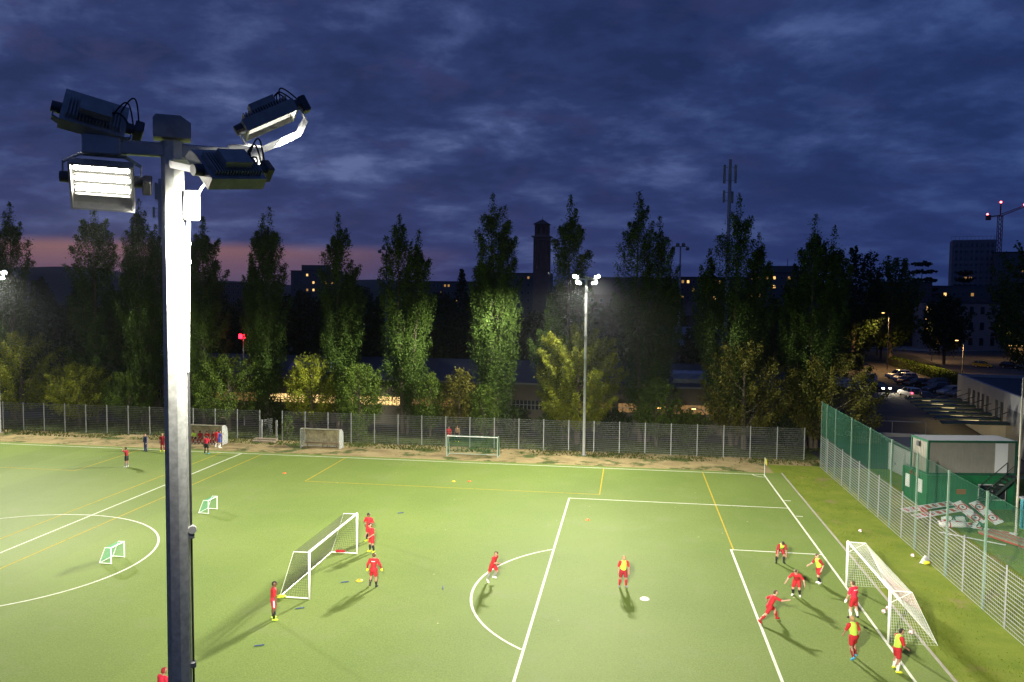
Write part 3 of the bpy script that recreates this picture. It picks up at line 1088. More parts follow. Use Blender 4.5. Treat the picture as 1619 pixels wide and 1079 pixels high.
disc_cone('orange disc cone on the turf before the empty team shelter', -41.71, -7.43, M_ORANGE)
disc_cone('yellow disc cone beside an orange one in the yellow box', -26.56, -7.69, M_CONEY)
disc_cone('orange disc cone beside a yellow one in the yellow box', -25.25, -7.44, M_ORANGE)
disc_cone('yellow disc lying beside the goalkeeper with yellow gloves', -26.6, -31.73, M_CONEY, 0.20)
disc_cone('white disc lying on the turf near the penalty spot', -11.0, -31.76, M_BALLW, 0.26)
disc_cone('orange disc cone just inside the penalty area line', -14.76, -17.37, M_ORANGE)


def ball(label, x, y, z=0.0):
    g = empty('football', (x, y, z), 0, label, 'ball', 'footballs')
    MB().ball((0, 0, 0.11), 0.11, 16, 10).build('ball_skin', M_BALLW, g, True)
    p = MB()
    for i, (a, e) in enumerate(((0.3, 0.9), (1.5, 0.1), (2.8, 0.7), (4.1, -0.2), (5.3, 0.4), (3.5, 1.4))):
        d = Vector((cos(a) * cos(e), sin(a) * cos(e), sin(e)))
        q = d.to_track_quat('Z', 'Y').to_matrix().to_4x4()
        Mp = Matrix.Translation(Vector((0, 0, 0.11)) + d * 0.1045) @ q
        p.prism([(0.042 * cos(k * 2 * pi / 5), 0.042 * sin(k * 2 * pi / 5)) for k in range(5)], 'z', 0, 0.006, Mp)
    p.build('ball_patch', M_BALLP, g)


ball('football lying on the lawn beyond the far goalpost', 3.68, -16.96)
ball('football lying against the foot of the wire fence', 5.45, -21.9)
ball('football lying low in the back of the goal net', 1.45, -34.1)
ball('football lying deep in the goal near the middle of the net', 0.95, -31.6)
ball('football lying beside another inside the goal', 1.3, -31.1)
M_STICK = mat('marker_blue', (0.03, 0.06, 0.22), 0.5)
for lab, x, y, a in (('dark blue marker stick on the turf closest to the near mast', -28.3, -40.44, 0.5),
                     ('dark blue marker stick just in front of the portable goal near post', -28.24, -36.03, 0.5),
                     ('dark blue marker stick before the mouth of the portable goal', -27.3, -32.1, 0.5),
                     ('dark blue marker stick beyond the portable goal', -28.2, -18.0, 0.6),
                     ('dark blue marker stick right of the goalkeeper with yellow gloves', -21.8, -32.0, 1.8)):
    o = MB().tube([(-0.22 * cos(a), -0.22 * sin(a), 0.03), (0.22 * cos(a), 0.22 * sin(a), 0.03)], 0.022, 8).build('marker_stick', M_STICK, None, False, (x, y, 0.0))
    o.location.z = 0.012
    tag(o, lab, 'marker', 'marker sticks')
bt = empty('drinks_bottle', (5.85, -23.2, 0.01), 0.4, 'yellow drinks bottle lying at the foot of the fence', 'bottle')
MB().tube([(-0.25, 0, 0.1), (0.12, 0, 0.1), (0.18, 0, 0.1)], [0.10, 0.10, 0.05], 10).build('bottle_body', M_YEL, bt, True)
MB().tube([(0.18, 0, 0.1), (0.25, 0, 0.1)], 0.045, 8).build('bottle_cap', M_DARKBOX, bt)
gb = empty('kit_bag', (-29.3, -27.35, 0.05), 0.1, 'red kit bag lying on the base bar of the portable goal', 'bag')
M_REDK = mat('bag_red', (0.30, 0.012, 0.014), 0.8)
MB().tube([(-0.30, 0, 0.08), (-0.24, 0, 0.09), (0.24, 0, 0.09), (0.30, 0, 0.08)], [0.05, 0.09, 0.09, 0.04], 10).build('bag_body', M_REDK, gb, True)
MB().tube([(-0.12, -0.1, 0.16), (-0.08, -0.05, 0.3), (0.08, -0.05, 0.3), (0.12, -0.1, 0.16)], 0.015, 6).build('bag_handle', M_DARKBOX, gb)
pr = empty('bib_pile', (-29.75, -34.95, 0.05), 0.2, 'yellow bibs dropped at the rear corner of the portable goal', 'bibs')
M_BIBY = mat('bib_yellow', (0.62, 0.78, 0.05), 0.8)
for q in range(3):
    MB().ball((0.12 * q - 0.12, 0.05 * (q % 2), 0.07 + 0.015 * q), 0.17, 10, 6, (1, 0.8, 0.42)).build('bib', M_BIBY, pr, True)

# ---------------------------------------------------------------- people
def surface_nets(F, org, vox):
    S = F < 0
    nx, ny, nz = F.shape
    c = np.zeros((nx - 1, ny - 1, nz - 1), np.int8)
    for i in (0, 1):
        for j in (0, 1):
            for k in (0, 1):
                c += S[i:nx - 1 + i, j:ny - 1 + j, k:nz - 1 + k]
    act = (c > 0) & (c < 8)
    idx = np.full(act.shape, -1, np.int32)
    cells = np.argwhere(act)
    idx[act] = np.arange(len(cells))
    acc = np.zeros((len(cells), 3)); cnt = np.zeros(len(cells))
    X, Y, Zc = cells.T
    corners = [(i, j, k) for i in (0, 1) for j in (0, 1) for k in (0, 1)]
    for a in corners:
        for ax in range(3):
            if a[ax]:
                continue
            b_ = list(a); b_[ax] = 1
            fa = F[X + a[0], Y + a[1], Zc + a[2]]; fb = F[X + b_[0], Y + b_[1], Zc + b_[2]]
            m = (fa < 0) != (fb < 0)
            t = np.where(m, fa / np.where(m, fa - fb, 1), 0)
            p = np.tile(np.array(a, float), (len(cells), 1)); p[:, ax] += t
            acc[m] += p[m]; cnt[m] += 1
    V = (cells + acc / cnt[:, None]) * vox + org
    Fs = []
    for ax in range(3):
        u, v = (ax + 1) % 3, (ax + 2) % 3
        sl0 = [slice(None)] * 3; sl1 = [slice(None)] * 3
        sl0[ax] = slice(0, -1); sl1[ax] = slice(1, None)
        A, B = S[tuple(sl0)], S[tuple(sl1)]
        e = np.argwhere(A != B)
        e = e[(e[:, u] > 0) & (e[:, v] > 0) & (e[:, u] < F.shape[u] - 1) & (e[:, v] < F.shape[v] - 1)]
        if not len(e):
            continue
        du = np.zeros(3, int); du[u] = 1
        dv = np.zeros(3, int); dv[v] = 1
        q = [e - du - dv, e - dv, e, e - du]
        ids = np.stack([idx[tuple(k.T)] for k in q], 1)
        fl_ = ~A[tuple(e.T)]
        ids[fl_] = ids[fl_][:, ::-1]
        Fs.append(ids)
    return V, np.concatenate(Fs)


def sdf_mesh(name, prims, vox, k=0.018):
    """prims: (a, b, ra, rb[, dir, flat]) tapered capsules, smoothly united into one skin"""
    lo = np.min([np.minimum(p[0], p[1]) - max(p[2], p[3]) for p in prims], 0) - 3 * vox
    hi = np.max([np.maximum(p[0], p[1]) + max(p[2], p[3]) for p in prims], 0) + 3 * vox
    n = np.ceil((hi - lo) / vox).astype(int) + 1
    S = np.zeros(n)
    ax = [lo[i] + vox * np.arange(n[i]) for i in range(3)]
    for p in prims:
        a, b_, ra, rb = (np.array(p[0], float), np.array(p[1], float), p[2], p[3])
        pad = max(ra, rb) + 5 * k + vox
        i0 = np.maximum(((np.minimum(a, b_) - pad - lo) / vox).astype(int), 0)
        i1 = np.minimum(((np.maximum(a, b_) + pad - lo) / vox).astype(int) + 2, n)
        g = np.stack(np.meshgrid(*[ax[i][i0[i]:i1[i]] for i in range(3)], indexing='ij'), -1)
        if len(p) > 4:
            d = np.array(p[4], float); d /= np.linalg.norm(d)
            g = g + ((g - a) @ d)[..., None] * d * (p[5] - 1) - 0
        ab = b_ - a
        t = np.clip(((g - a) @ ab) / max(ab @ ab, 1e-9), 0, 1)
        dist = np.linalg.norm(g - a - t[..., None] * ab, axis=-1) - (ra + (rb - ra) * t)
        S[i0[0]:i1[0], i0[1]:i1[1], i0[2]:i1[2]] += np.exp(np.clip(-dist / k, -40, 40))
    F = -k * np.log(S + 1e-18)
    V, Q = surface_nets(F, lo, vox)
    return V, Q


SKIN = {'light': (0.46, 0.27, 0.19), 'tan': (0.33, 0.18, 0.115), 'brown': (0.14, 0.07, 0.042), 'dark': (0.07, 0.036, 0.024)}
CLOTH = {'red': (0.40, 0.014, 0.020), 'deepred': (0.26, 0.012, 0.02), 'crimson': (0.55, 0.02, 0.05), 'bib': (0.40, 0.60, 0.06), 'white': (0.78, 0.77, 0.74), 'black': (0.014, 0.014, 0.016),
         'navy': (0.015, 0.025, 0.09), 'blue': (0.04, 0.09, 0.40), 'yellow': (0.70, 0.72, 0.03), 'grey': (0.22, 0.22, 0.22),
         'cyan': (0.05, 0.35, 0.62), 'hair': (0.018, 0.012, 0.009), 'brownhair': (0.07, 0.04, 0.02), 'fair': (0.32, 0.20, 0.09), 'lime': (0.55, 0.75, 0.06)}


def person(label, loc, rz, pose, fit, H=1.84, vox=0.023, group='players training on the pitch'):
    P_ = empty('person', loc, rz, label, 'person', group)
    s = H / 1.82

    def nv(v):
        v = np.array(v, float)
        return v / np.linalg.norm(v)
    lean, side = radians(pose.get('lean', 4)), radians(pose.get('side', 0))
    T = nv((sin(side), sin(lean), cos(lean) * cos(side)))
    tw = radians(pose.get('twist', 0))
    R = nv((cos(tw), sin(tw), 0)); R = nv(R - T * (R @ T))
    FWD = np.cross(T, R)
    FWD = -np.cross(R, T)
    FWD = np.cross(T, R)
    fwd = np.array((0, 1.0, 0))
    if FWD @ fwd < 0:
        FWD = -FWD
    pel = np.zeros(3)
    chest = pel + T * 0.30 * s
    neck = pel + T * 0.50 * s
    hp, hy = radians(pose.get('nod', 8)), radians(pose.get('turn', 0))
    HD = nv(T * 0.5 + np.array((0, sin(hp), cos(hp))) * 0.8)
    HF = nv(np.array((sin(hy), cos(hy), -0.25)))
    HF = nv(HF - HD * (HF @ HD))
    HR = np.cross(HF, HD)
    hc = neck + HD * 0.175 * s + HF * 0.02 * s
    J = {}
    for sd, sg in (('l', -1), ('r', 1)):
        sh = neck - T * 0.055 * s + R * sg * 0.185 * s
        ua, fa = pose.get(sd + 'a', ((sg * 0.22, 0.05, -1), (sg * 0.12, 0.22, -1)))
        el = sh + nv(ua) * 0.295 * s
        wr = el + nv(fa) * 0.255 * s
        hip = pel + np.array((sg * 0.092, 0, -0.035)) * s
        th, shn = pose.get(sd + 'l', ((sg * 0.10, 0.03, -1), (sg * 0.05, -0.05, -1)))
        kn = hip + nv(th) * 0.43 * s
        an = kn + nv(shn) * 0.42 * s
        fd = nv(pose.get(sd + 'f', (sg * 0.25, 1, -0.05)))
        J[sd] = dict(sh=sh, el=el, wr=wr, hip=hip, kn=kn, an=an, fd=fd, fa=nv(fa), sg=sg)
    zmin = min(min(J[d]['an'][2] - 0.085 * s, (J[d]['an'] + J[d]['fd'] * 0.17 * s)[2] - 0.05 * s) for d in 'lr')
    off = np.array((0, 0, -zmin))
    pel, chest, neck, hc = pel + off, chest + off, neck + off, hc + off
    for d in 'lr':
        for q in ('sh', 'el', 'wr', 'hip', 'kn', 'an'):
            J[d][q] = J[d][q] + off
    q = lambda r: r * s
    pr = [(pel - T * q(.03), chest - T * q(.08), q(.135), q(.128), FWD, 1.25), (chest - T * q(.08), chest + T * q(.08), q(.135), q(.150), FWD, 1.25),
          (chest + T * q(.10), neck - T * q(.04), q(.140), q(.075), FWD, 1.3),
          (neck - T * q(.06), hc - HD * q(.05), q(.055), q(.05)),
          (hc - HD * q(.055) + HF * q(.022), hc + HD * q(.03), q(.062), q(.090)), (hc - HF * q(.015) + HD * q(.03), hc + HD * q(.035), q(.092), q(.088)),
          (hc + HF * q(.085) + HD * q(.005), hc + HF * q(.104) - HD * q(.022), q(.012), q(.017))]
    for sg in (-1, 1):
        pr.append((hc + HR * sg * q(.086) - HD * q(.005), hc + HR * sg * q(.088) + HD * q(.025), q(.014), q(.016)))
    for d in 'lr':
        j = J[d]; sg = j['sg']
        pr += [(neck - T * q(.07) + R * sg * q(.07), j['sh'], q(.07), q(.062)), (j['sh'], j['el'], q(.056), q(.042)), (j['el'], j['wr'], q(.043), q(.028)),
               (j['wr'], j['wr'] + j['fa'] * q(.085), q(.030), q(.036)),
               (j['hip'] + np.array((0, -0.01, .02)) * s, j['kn'], q(.098), q(.058)), (j['kn'], j['kn'] * .65 + j['an'] * .35 - np.array((0, .015, 0)) * s, q(.057), q(.060)),
               (j['kn'] * .65 + j['an'] * .35 - np.array((0, .015, 0)) * s, j['an'], q(.060), q(.038)),
               (j['an'] - np.array((0, 0, .04)) * s, j['an'] + j['fd'] * q(.13) - np.array((0, 0, .052)) * s, q(.042), q(.032))]
    V, Q = sdf_mesh('body', pr, vox)
    # fingers: short tapered chains rooted in the palm, the thumb leaving its side
    vs, fs = [list(map(tuple, V)), [tuple(f) for f in Q]]
    fb = MB(); fb.v = vs; fb.f = fs
    for d in 'lr':
        j = J[d]
        fa = Vector(j['fa']); base = Vector(j['wr']) + fa * 0.085 * s
        sidev = fa.cross(Vector(FWD))
        if sidev.length < 0.2:
            sidev = fa.cross(Vector(T))
        sidev.normalize()
        palm = sidev.cross(fa).normalized() * (-j['sg'])
        for k, (o_, l_) in enumerate(((-.03, .055), (-.01, .075), (.011, .080), (.031, .070))):
            a0 = base + sidev * o_ * s
            a1 = a0 + fa * l_ * 0.55 * s + palm * 0.008
            a2 = a1 + fa * l_ * 0.45 * s + palm * 0.028
            fb.tube([a0, a1, a2], [.0095 * s, .009 * s, .007 * s], 5)
        t0 = Vector(j['wr']) + fa * 0.035 * s + sidev * 0.028 * s
        fb.tube([t0, t0 + (sidev * 0.8 + fa).normalized() * 0.035 * s, t0 + (sidev * 0.5 + fa).normalized() * 0.07 * s + palm * 0.01], [.012 * s, .011 * s, .008 * s], 5)
    me = bpy.data.meshes.new('body')
    me.from_pydata(fb.v, [], fb.f)
    me.polygons.foreach_set('use_smooth', [True] * len(me.polygons)); me.update()
    link('body', me, mat('skin_' + fit['skin'], SKIN[fit['skin']], 0.55), P_)

    def wear(name, prims, colour, kk=0.015, v=None):
        V, Q = sdf_mesh(name, prims, v or vox, kk)
        m_ = np_mesh(name, V, Q)
        m_.polygons.foreach_set('use_smooth', [True] * len(m_.polygons))
        return link(name, m_, mat('cloth_' + colour, CLOTH[colour], 0.8, var=0.1, scale=12, bump=0.15), P_)
    long_s, long_p = fit.get('long_sleeve'), fit.get('long_pants')
    sp = [(pel + T * q(.0), chest - T * q(.08), q(.158), q(.150), FWD, 1.25), (chest - T * q(.08), chest + T * q(.08), q(.152), q(.168), FWD, 1.25),
          (chest + T * q(.10), neck - T * q(.045), q(.156), q(.082), FWD, 1.3)]
    for d in 'lr':
        j = J[d]
        e = j['el'] if not long_s else j['el']
        sp += [(neck - T * q(.075) + R * j['sg'] * q(.07), j['sh'], q(.082), q(.075)), (j['sh'], j['sh'] * .2 + e * .8, q(.075), q(.066))]
        if long_s:
            sp += [(j['el'], j['wr'], q(.056), q(.040)), (j['sh'], j['el'], q(.072), q(.056))]
    wear('shirt', sp, fit['shirt'])
    pp = [(pel - T * q(.06), pel + T * q(.07), q(.160), q(.145), FWD, 1.2)]
    for d in 'lr':
        j = J[d]
        if long_p:
            pp += [(j['hip'], j['kn'], q(.115), q(.078)), (j['kn'], j['an'], q(.078), q(.060))]
        else:
            pp += [(j['hip'], j['hip'] * .28 + j['kn'] * .72, q(.118), q(.098))]
    wear('trousers' if long_p else 'shorts', pp, fit['shorts'])
    for d in 'lr':
        j = J[d]
        if not long_p:
            wear('sock', [(j['kn'] * .82 + j['an'] * .18, j['kn'] * .6 + j['an'] * .4, q(.066), q(.069)), (j['kn'] * .6 + j['an'] * .4, j['an'] - np.array((0, 0, .02)) * s, q(.069), q(.046))], fit['socks'])
        wear('shoe', [(j['an'] - np.array((0, 0, .035)) * s - j['fd'] * q(.035), j['an'] + j['fd'] * q(.10) - np.array((0, 0, .042)) * s, q(.052), q(.046)),
                      (j['an'] + j['fd'] * q(.10) - np.array((0, 0, .042)) * s, j['an'] + j['fd'] * q(.17) - np.array((0, 0, .052)) * s, q(.046), q(.034))], fit['shoes'])
        if fit.get('gloves'):
            wear('glove', [(j['wr'] + j['fa'] * q(.0), j['wr'] + j['fa'] * q(.10), q(.044), q(.055)), (j['wr'] + j['fa'] * q(.10), j['wr'] + j['fa'] * q(.17), q(.055), q(.040))], fit['gloves'])
    if fit.get('bib'):
        wear('bib', [(pel + T * q(.07), chest - T * q(.08), q(.166), q(.163), FWD, 1.22), (chest - T * q(.08), chest + T * q(.09), q(.164), q(.176), FWD, 1.22),
                     (chest + T * q(.11), neck - T * q(.06), q(.160), q(.088), FWD, 1.26)], fit['bib'])
    hair = [(hc - HF * q(.022) + HD * q(.03), hc + HD * q(.045) + HF * q(.012), q(.098), q(.092)), (hc - HF * q(.045) - HD * q(.01), hc - HF * q(.03) + HD * q(.03), q(.075), q(.09))]
    wear('hair', hair, fit.get('hair', 'hair'), 0.01)
    fc = MB()
    for sg in (-1, 1):
        c_ = hc + HF * q(.083) + HR * sg * q(.033) + HD * q(.012)
        fc.ball(c_, q(.011), 8, 5)
    c_ = hc + HF * q(.088) - HD * q(.052)
    fc.ball(c_, q(.012), 8, 5, (1.6, 0.8, 0.5))
    fc.build('face_features', mat('face_dark', (0.05, 0.02, 0.018), 0.5), P_)
    if fit.get('stripe'):
        for d in 'lr':
            j = J[d]
            a_ = Vector(j['hip']); b2 = Vector(j['hip'] * .28 + j['kn'] * .72)
            sv = Vector((j['sg'], 0, 0)) * 0.112 * s
            MB().bar(a_ + sv * 1.0, b2 + sv * 0.86, 0.02, 0.06).build('stripe', mat('cloth_white', CLOTH['white'], 0.8), P_)
    if fit.get('mark'):
        sgn = -1 if fit['mark'] == 'back' else 1
        c0 = Vector(chest + T * q(.09) + FWD * sgn * q(.141))
        mbk = MB()
        for k in (-2, -1, 0, 1, 2):
            mbk.bar(c0 + Vector(R) * (k * 0.042 - 0.014), c0 + Vector(R) * (k * 0.042 + 0.014), 0.012, 0.04)
        mbk.build('lettering', mat('cloth_white', CLOTH['white'], 0.8), P_)
    return P_


STAND = {}
RED = dict(skin='tan', shirt='red', shorts='red', socks='black', shoes='yellow', hair='hair')
def fit(**k):
    d = dict(RED); d.update(k); return d
def pose(**k):
    return k

TZ = 0.016
person('goalkeeper in red with white striped shorts standing beside the portable goal', (-28.95, -37.55, TZ), radians(-60),
       pose(lean=2, turn=10, ra=((0.15, 0.05, -1), (0.1, 0.25, -1)), la=((-0.2, -0.05, -1), (-0.05, 0.3, -1)), rl=((0.1, 0.05, -1), (0.02, -0.05, -1))),
       fit(skin='brown', stripe=1, shoes='lime', shorts='crimson'), 1.95)
person('player in red standing behind another beyond the portable goal', (-28.35, -24.7, TZ), radians(170),
       pose(lean=6, turn=-20, la=((-0.5, -0.1, -1), (0.5, 0.7, -0.4)), ra=((0.5, -0.1, -1), (-0.5, 0.7, -0.4))), fit(skin='brown', shorts='red'), 1.9)
person('player in red with yellow shoes in front of another beyond the portable goal', (-27.5, -26.8, TZ), radians(150),
       pose(lean=8, turn=10, la=((-0.4, 0.2, -1), (0.4, 0.8, -0.5)), ra=((0.4, 0.1, -1), (-0.3, 0.8, -0.4)), ll=((-.1, .1, -1), (-.05, -.2, -1))), fit(skin='tan', socks='black'), 1.88)
person('goalkeeper in red seen from behind with yellow gloves', (-25.55, -32.45, TZ), radians(5),
       pose(lean=8, la=((-0.55, 0.0, -1), (-0.15, 0.45, -1)), ra=((0.55, 0.0, -1), (0.2, 0.5, -1)), ll=((-.14, .28, -1), (-.1, -.45, -1)), rl=((.1, -.05, -1), (.05, -.12, -1))),
       fit(gloves='yellow', shorts='red', socks='black', shoes='black', hair='brownhair', mark='back', long_sleeve=True), 1.88)
person('player in red running at the edge of the penalty arc', (-19.3, -30.75, TZ), radians(-115),
       pose(lean=22, nod=10, ll=((-.05, .75, -1), (0, -.75, -1)), rl=((.08, -.3, -1), (.05, -.25, -1)), la=((-.3, -.8, -.8), (-.1, .6, -.8)), ra=((.3, .6, -.8), (-.1, .9, .1)), rf=(0.1, .6, -.9)),
       fit(shorts='red', socks='grey', shoes='white', hair='brownhair'), 1.82)
person('player in yellow-green bib over red alone in the penalty area', (-12.15, -30.2, TZ), radians(195),
       pose(lean=6, la=((-.35, .1, -1), (0.1, .5, -1)), ra=((.4, -.1, -1), (.0, .4, -1)), ll=((-.12, .15, -1), (-.05, -.22, -1)), rl=((.14, -.08, -1), (.05, -.2, -1))),
       fit(bib='bib', shorts='deepred', socks='red', shoes='grey', skin='tan', hair='fair'), 1.84)
person('player in bib bending forward with hands on knees at the goal area line', (-2.9, -24.5, TZ), radians(185),
       pose(lean=58, nod=25, ll=((-.28, .28, -1), (-.04, -.22, -1)), rl=((.28, .28, -1), (.04, -.22, -1)), la=((-.18, .12, -1), (.0, .12, -1)), ra=((.18, .12, -1), (-.0, .12, -1))),
       fit(bib='bib', shorts='deepred', socks='black', shoes='black', skin='tan', shirt='deepred'), 1.84)
person('player in red crouching low in the goal area', (-3.0, -30.0, TZ), radians(160),
       pose(lean=38, nod=15, ll=((-.22, .75, -1), (-.05, -.55, -1)), rl=((.2, .15, -1), (.05, -.6, -1)), la=((-.7, .1, -.8), (-.3, .7, -.6)), ra=((.7, .1, -.8), (.3, .7, -.6))),
       fit(shorts='red', socks='black', shoes='white', skin='light', hair='brownhair'), 1.84)
person('player in bib moving beside the goal line near the far post', (-1.4, -27.85, TZ), radians(120),
       pose(lean=14, ll=((-.1, .45, -1), (0, -.5, -1)), rl=((.1, -.2, -1), (.05, -.2, -1)), la=((-.4, -.5, -1), (-.1, .5, -.9)), ra=((.4, .5, -1), (.0, .8, -.3))),
       fit(bib='bib', shorts='red', socks='black', shoes='white', skin='light', hair='brownhair', shirt='deepred'), 1.82)
person('player in red lunging after a shot inside the goal area', (-5.0, -33.7, TZ), radians(-70),
       pose(lean=34, side=-8, ll=((-.1, 1.0, -.7), (0, .3, -1)), rl=((.1, -.6, -.8), (.0, -.8, -.6)), la=((-.7, -.5, -.5), (-.5, .3, -.6)), ra=((.7, .6, -.2), (.2, .9, .1)), rf=(0, .7, -.7)),
       fit(shorts='red', socks='red', shoes='red', skin='light', hair='brownhair'), 1.84)
person('goalkeeper in red sleeveless top standing on the goal line by the far post', (-0.75, -32.5, TZ), radians(35),
       pose(lean=7, la=((-.35, .1, -1), (-.1, .35, -1)), ra=((.35, .05, -1), (.1, .3, -1)), ll=((-.16, .12, -1), (-.06, -.15, -1)), rl=((.16, .02, -1), (.08, -.2, -1))),
       fit(skin='light', gloves='white', socks='white', shoes='black', shirt='crimson', shorts='red', hair='brownhair', mark='back'), 1.92)
person('player in bib jogging away with blue shoes before the goal', (-2.0, -37.3, TZ), radians(20),
       pose(lean=12, ll=((-.1, -.1, -1), (0, -.5, -1)), rl=((.1, .35, -1), (.04, -.25, -1)), la=((-.35, .25, -1), (0, .5, -.8)), ra=((.35, -.3, -1), (.1, .4, -.9)), lf=(-.1, .7, -.7)),
       fit(bib='bib', shorts='red', socks='deepred', shoes='cyan', skin='tan', hair='fair'), 1.90)
person('player in bib with yellow shoes standing next to the near goalpost', (-0.45, -38.2, TZ), radians(-75),
       pose(lean=10, nod=22, la=((-.25, .15, -1), (.3, .6, -.6)), ra=((.25, .15, -1), (-.2, .7, -.5)), ll=((-.2, .16, -1), (-.08, -.14, -1)), rl=((.2, -.06, -1), (.08, -.14, -1))),
       fit(bib='bib', socks='white', shoes='yellow', skin='tan', hair='hair', shorts='red'), 1.92)
G2 = 'people along the far touchline'
person('player in dark red standing on the turf left of the mast', (-56.5, -7.7, TZ), radians(90),
       pose(lean=4, la=((-.7, .2, .3), (.6, .2, .6))), fit(shirt='deepred', shorts='black', socks='grey', shoes='white', skin='tan'), 1.86, 0.03, G2)
person('coach in dark blue tracksuit with green trim standing at the touchline', (-59.0, -0.9, TZ), radians(150), pose(lean=2),
       fit(shirt='navy', shorts='navy', long_pants=1, long_sleeve=1, shoes='black', bib=None, skin='light'), 1.85, 0.03, G2)
person('player in dark red with pale hair beside the coach at the touchline', (-57.5, -0.4, TZ), radians(185), pose(lean=3),
       fit(shirt='deepred', shorts='deepred', skin='tan', socks='deepred', shoes='yellow', hair='fair'), 1.83, 0.03, G2)
person('player in dark red half hidden by the near mast at the touchline', (-57.05, 0.0, TZ), radians(140), pose(lean=3),
       fit(shirt='deepred', shorts='black', skin='tan', socks='deepred'), 1.8, 0.03, G2)
person('player in bright red shirt and black shorts facing the shelter', (-52.6, -0.9, TZ), radians(10), pose(lean=2),
       fit(shirt='crimson', shorts='black', skin='brown', socks='black', shoes='cyan'), 1.86, 0.03, G2)
person('player in blue shirt standing at the end of the occupied shelter', (-52.95, 2.3, 0.006), radians(-40), pose(lean=3, ra=((.6, .2, -.4), (-.3, .5, .5))),
       fit(shirt='blue', shorts='blue', skin='tan', socks='white', shoes='white'), 1.8, 0.03, G2)
person('player in red shirt behind the one in blue by the occupied shelter', (-53.4, 2.7, 0.006), radians(30), pose(lean=3),
       fit(shirt='red', shorts='deepred', skin='tan', socks='white', shoes='white'), 1.84, 0.03, G2)
SIT = dict(lean=18, ll=((-.15, 1, -.05), (-.04, -.05, -1)), rl=((.15, 1, -.05), (.04, -.05, -1)), la=((-.2, .35, -1), (.2, .8, -.5)), ra=((.2, .35, -1), (-.2, .8, -.5)))
for i, (x, col_, lab) in enumerate(((-56.8, 'bib', 'seated player in bright green bib at the shelter end near the mast'), (-56.1, 'deepred', 'seated player in dark red second from the mast in the shelter'),
                                    (-55.35, 'red', 'seated player in red in the middle of the shelter'), (-54.6, 'deepred', 'seated player in dark red second from the open end of the shelter'),
                                    (-54.0, 'red', 'seated player in red beside the open end of the shelter'))):
    person(lab, (x, 4.38, 0.006), radians(180 + 8 * (i % 3 - 1)), SIT, fit(shirt=col_, shorts='deepred' if i else 'black', skin=('tan', 'brown', 'light', 'tan', 'brown')[i], shoes='white', socks='deepred'), 1.8, 0.03, 'players seated in the shelter')
person('person in red walking behind the far fence left of the mast', (-63.3, 10.2, 0.006), radians(95), pose(lean=5, ll=((-.1, .4, -1), (0, -.1, -1)), rl=((.1, -.3, -1), (0, -.4, -1))),
       fit(shirt='red', shorts='black', skin='tan', long_pants=1), 1.8, 0.03, 'people behind the far fence')
person('person in red behind the far fence beside the youth goal', (-30.9, 9.6, 0.006), radians(200), pose(lean=4), fit(shirt='red', shorts='deepred', skin='tan'), 1.85, 0.03, 'people behind the far fence')
person('person in yellowish top behind the far fence next to one in red', (-30.1, 10.3, 0.006), radians(160), pose(lean=4), fit(shirt='fair', shorts='black', skin='tan', long_pants=1), 1.8, 0.03, 'people behind the far fence')
person('person in red beside the near mast, cut off by the bottom picture edge', (-29.2, -46.7, TZ), radians(-20), pose(lean=10),
       fit(shirt='crimson', shorts='red', hair='deepred', skin='tan'), 1.85)

# ---------------------------------------------------------------- trees
L_POPLAR = leaf_mat('poplar_leaf', (0.040, 0.072, 0.014), (0.074, 0.120, 0.022), 0.30)
L_LIME = leaf_mat('lime_leaf', (0.120, 0.155, 0.014), (0.265, 0.260, 0.032), 0.40)
L_BUSH = leaf_mat('bush_leaf', (0.048, 0.088, 0.014), (0.110, 0.150, 0.026), 0.32)
L_RUST = leaf_mat('autumn_leaf', (0.065, 0.075, 0.014), (0.135, 0.115, 0.022), 0.32)
L_DARK = leaf_mat('dark_leaf', (0.022, 0.040, 0.012), (0.050, 0.075, 0.020), 0.25)
M_BARK = mat('bark', (0.12, 0.095, 0.07), 0.9, var=0.3, scale=3, bump=0.4)


def leaves(P, size, aspect=0.62, updir=None):
    """one small diamond leaf at each point"""
    n = len(P)
    d = RNG.normal(size=(n, 3))
    if updir is not None:
        d = d * 0.75 + updir
    d /= np.linalg.norm(d, axis=1)[:, None]
    e = RNG.normal(size=(n, 3))
    e -= d * np.sum(e * d, 1)[:, None]
    e /= np.linalg.norm(e, axis=1)[:, None]
    s = size * RNG.uniform(0.6, 1.35, n)[:, None]
    V = np.stack([P - d * s * 0.5, P + e * s * aspect * 0.5 - d * s * 0.06, P + d * s * 0.5, P - e * s * aspect * 0.5 - d * s * 0.06], 1).reshape(-1, 3)
    return V, np.arange(4 * n).reshape(-1, 4)


def plumes(S, E, sig, n, out_bias=0.35):
    """points spread along upright sprays from S to E; sig is their thickness"""
    k = len(S)
    which = RNG.integers(0, k, n)
    t = RNG.uniform(0, 1, n) ** (1 - out_bias)
    w = sig[which] * (np.sin(np.pi * np.clip(t * 0.86 + 0.10, 0, 1)) ** 0.7 + 0.10)
    P = S[which] + (E - S)[which] * t[:, None]
    off = RNG.normal(size=(n, 3))
    off *= (w * 0.52)[:, None]
    return P + off


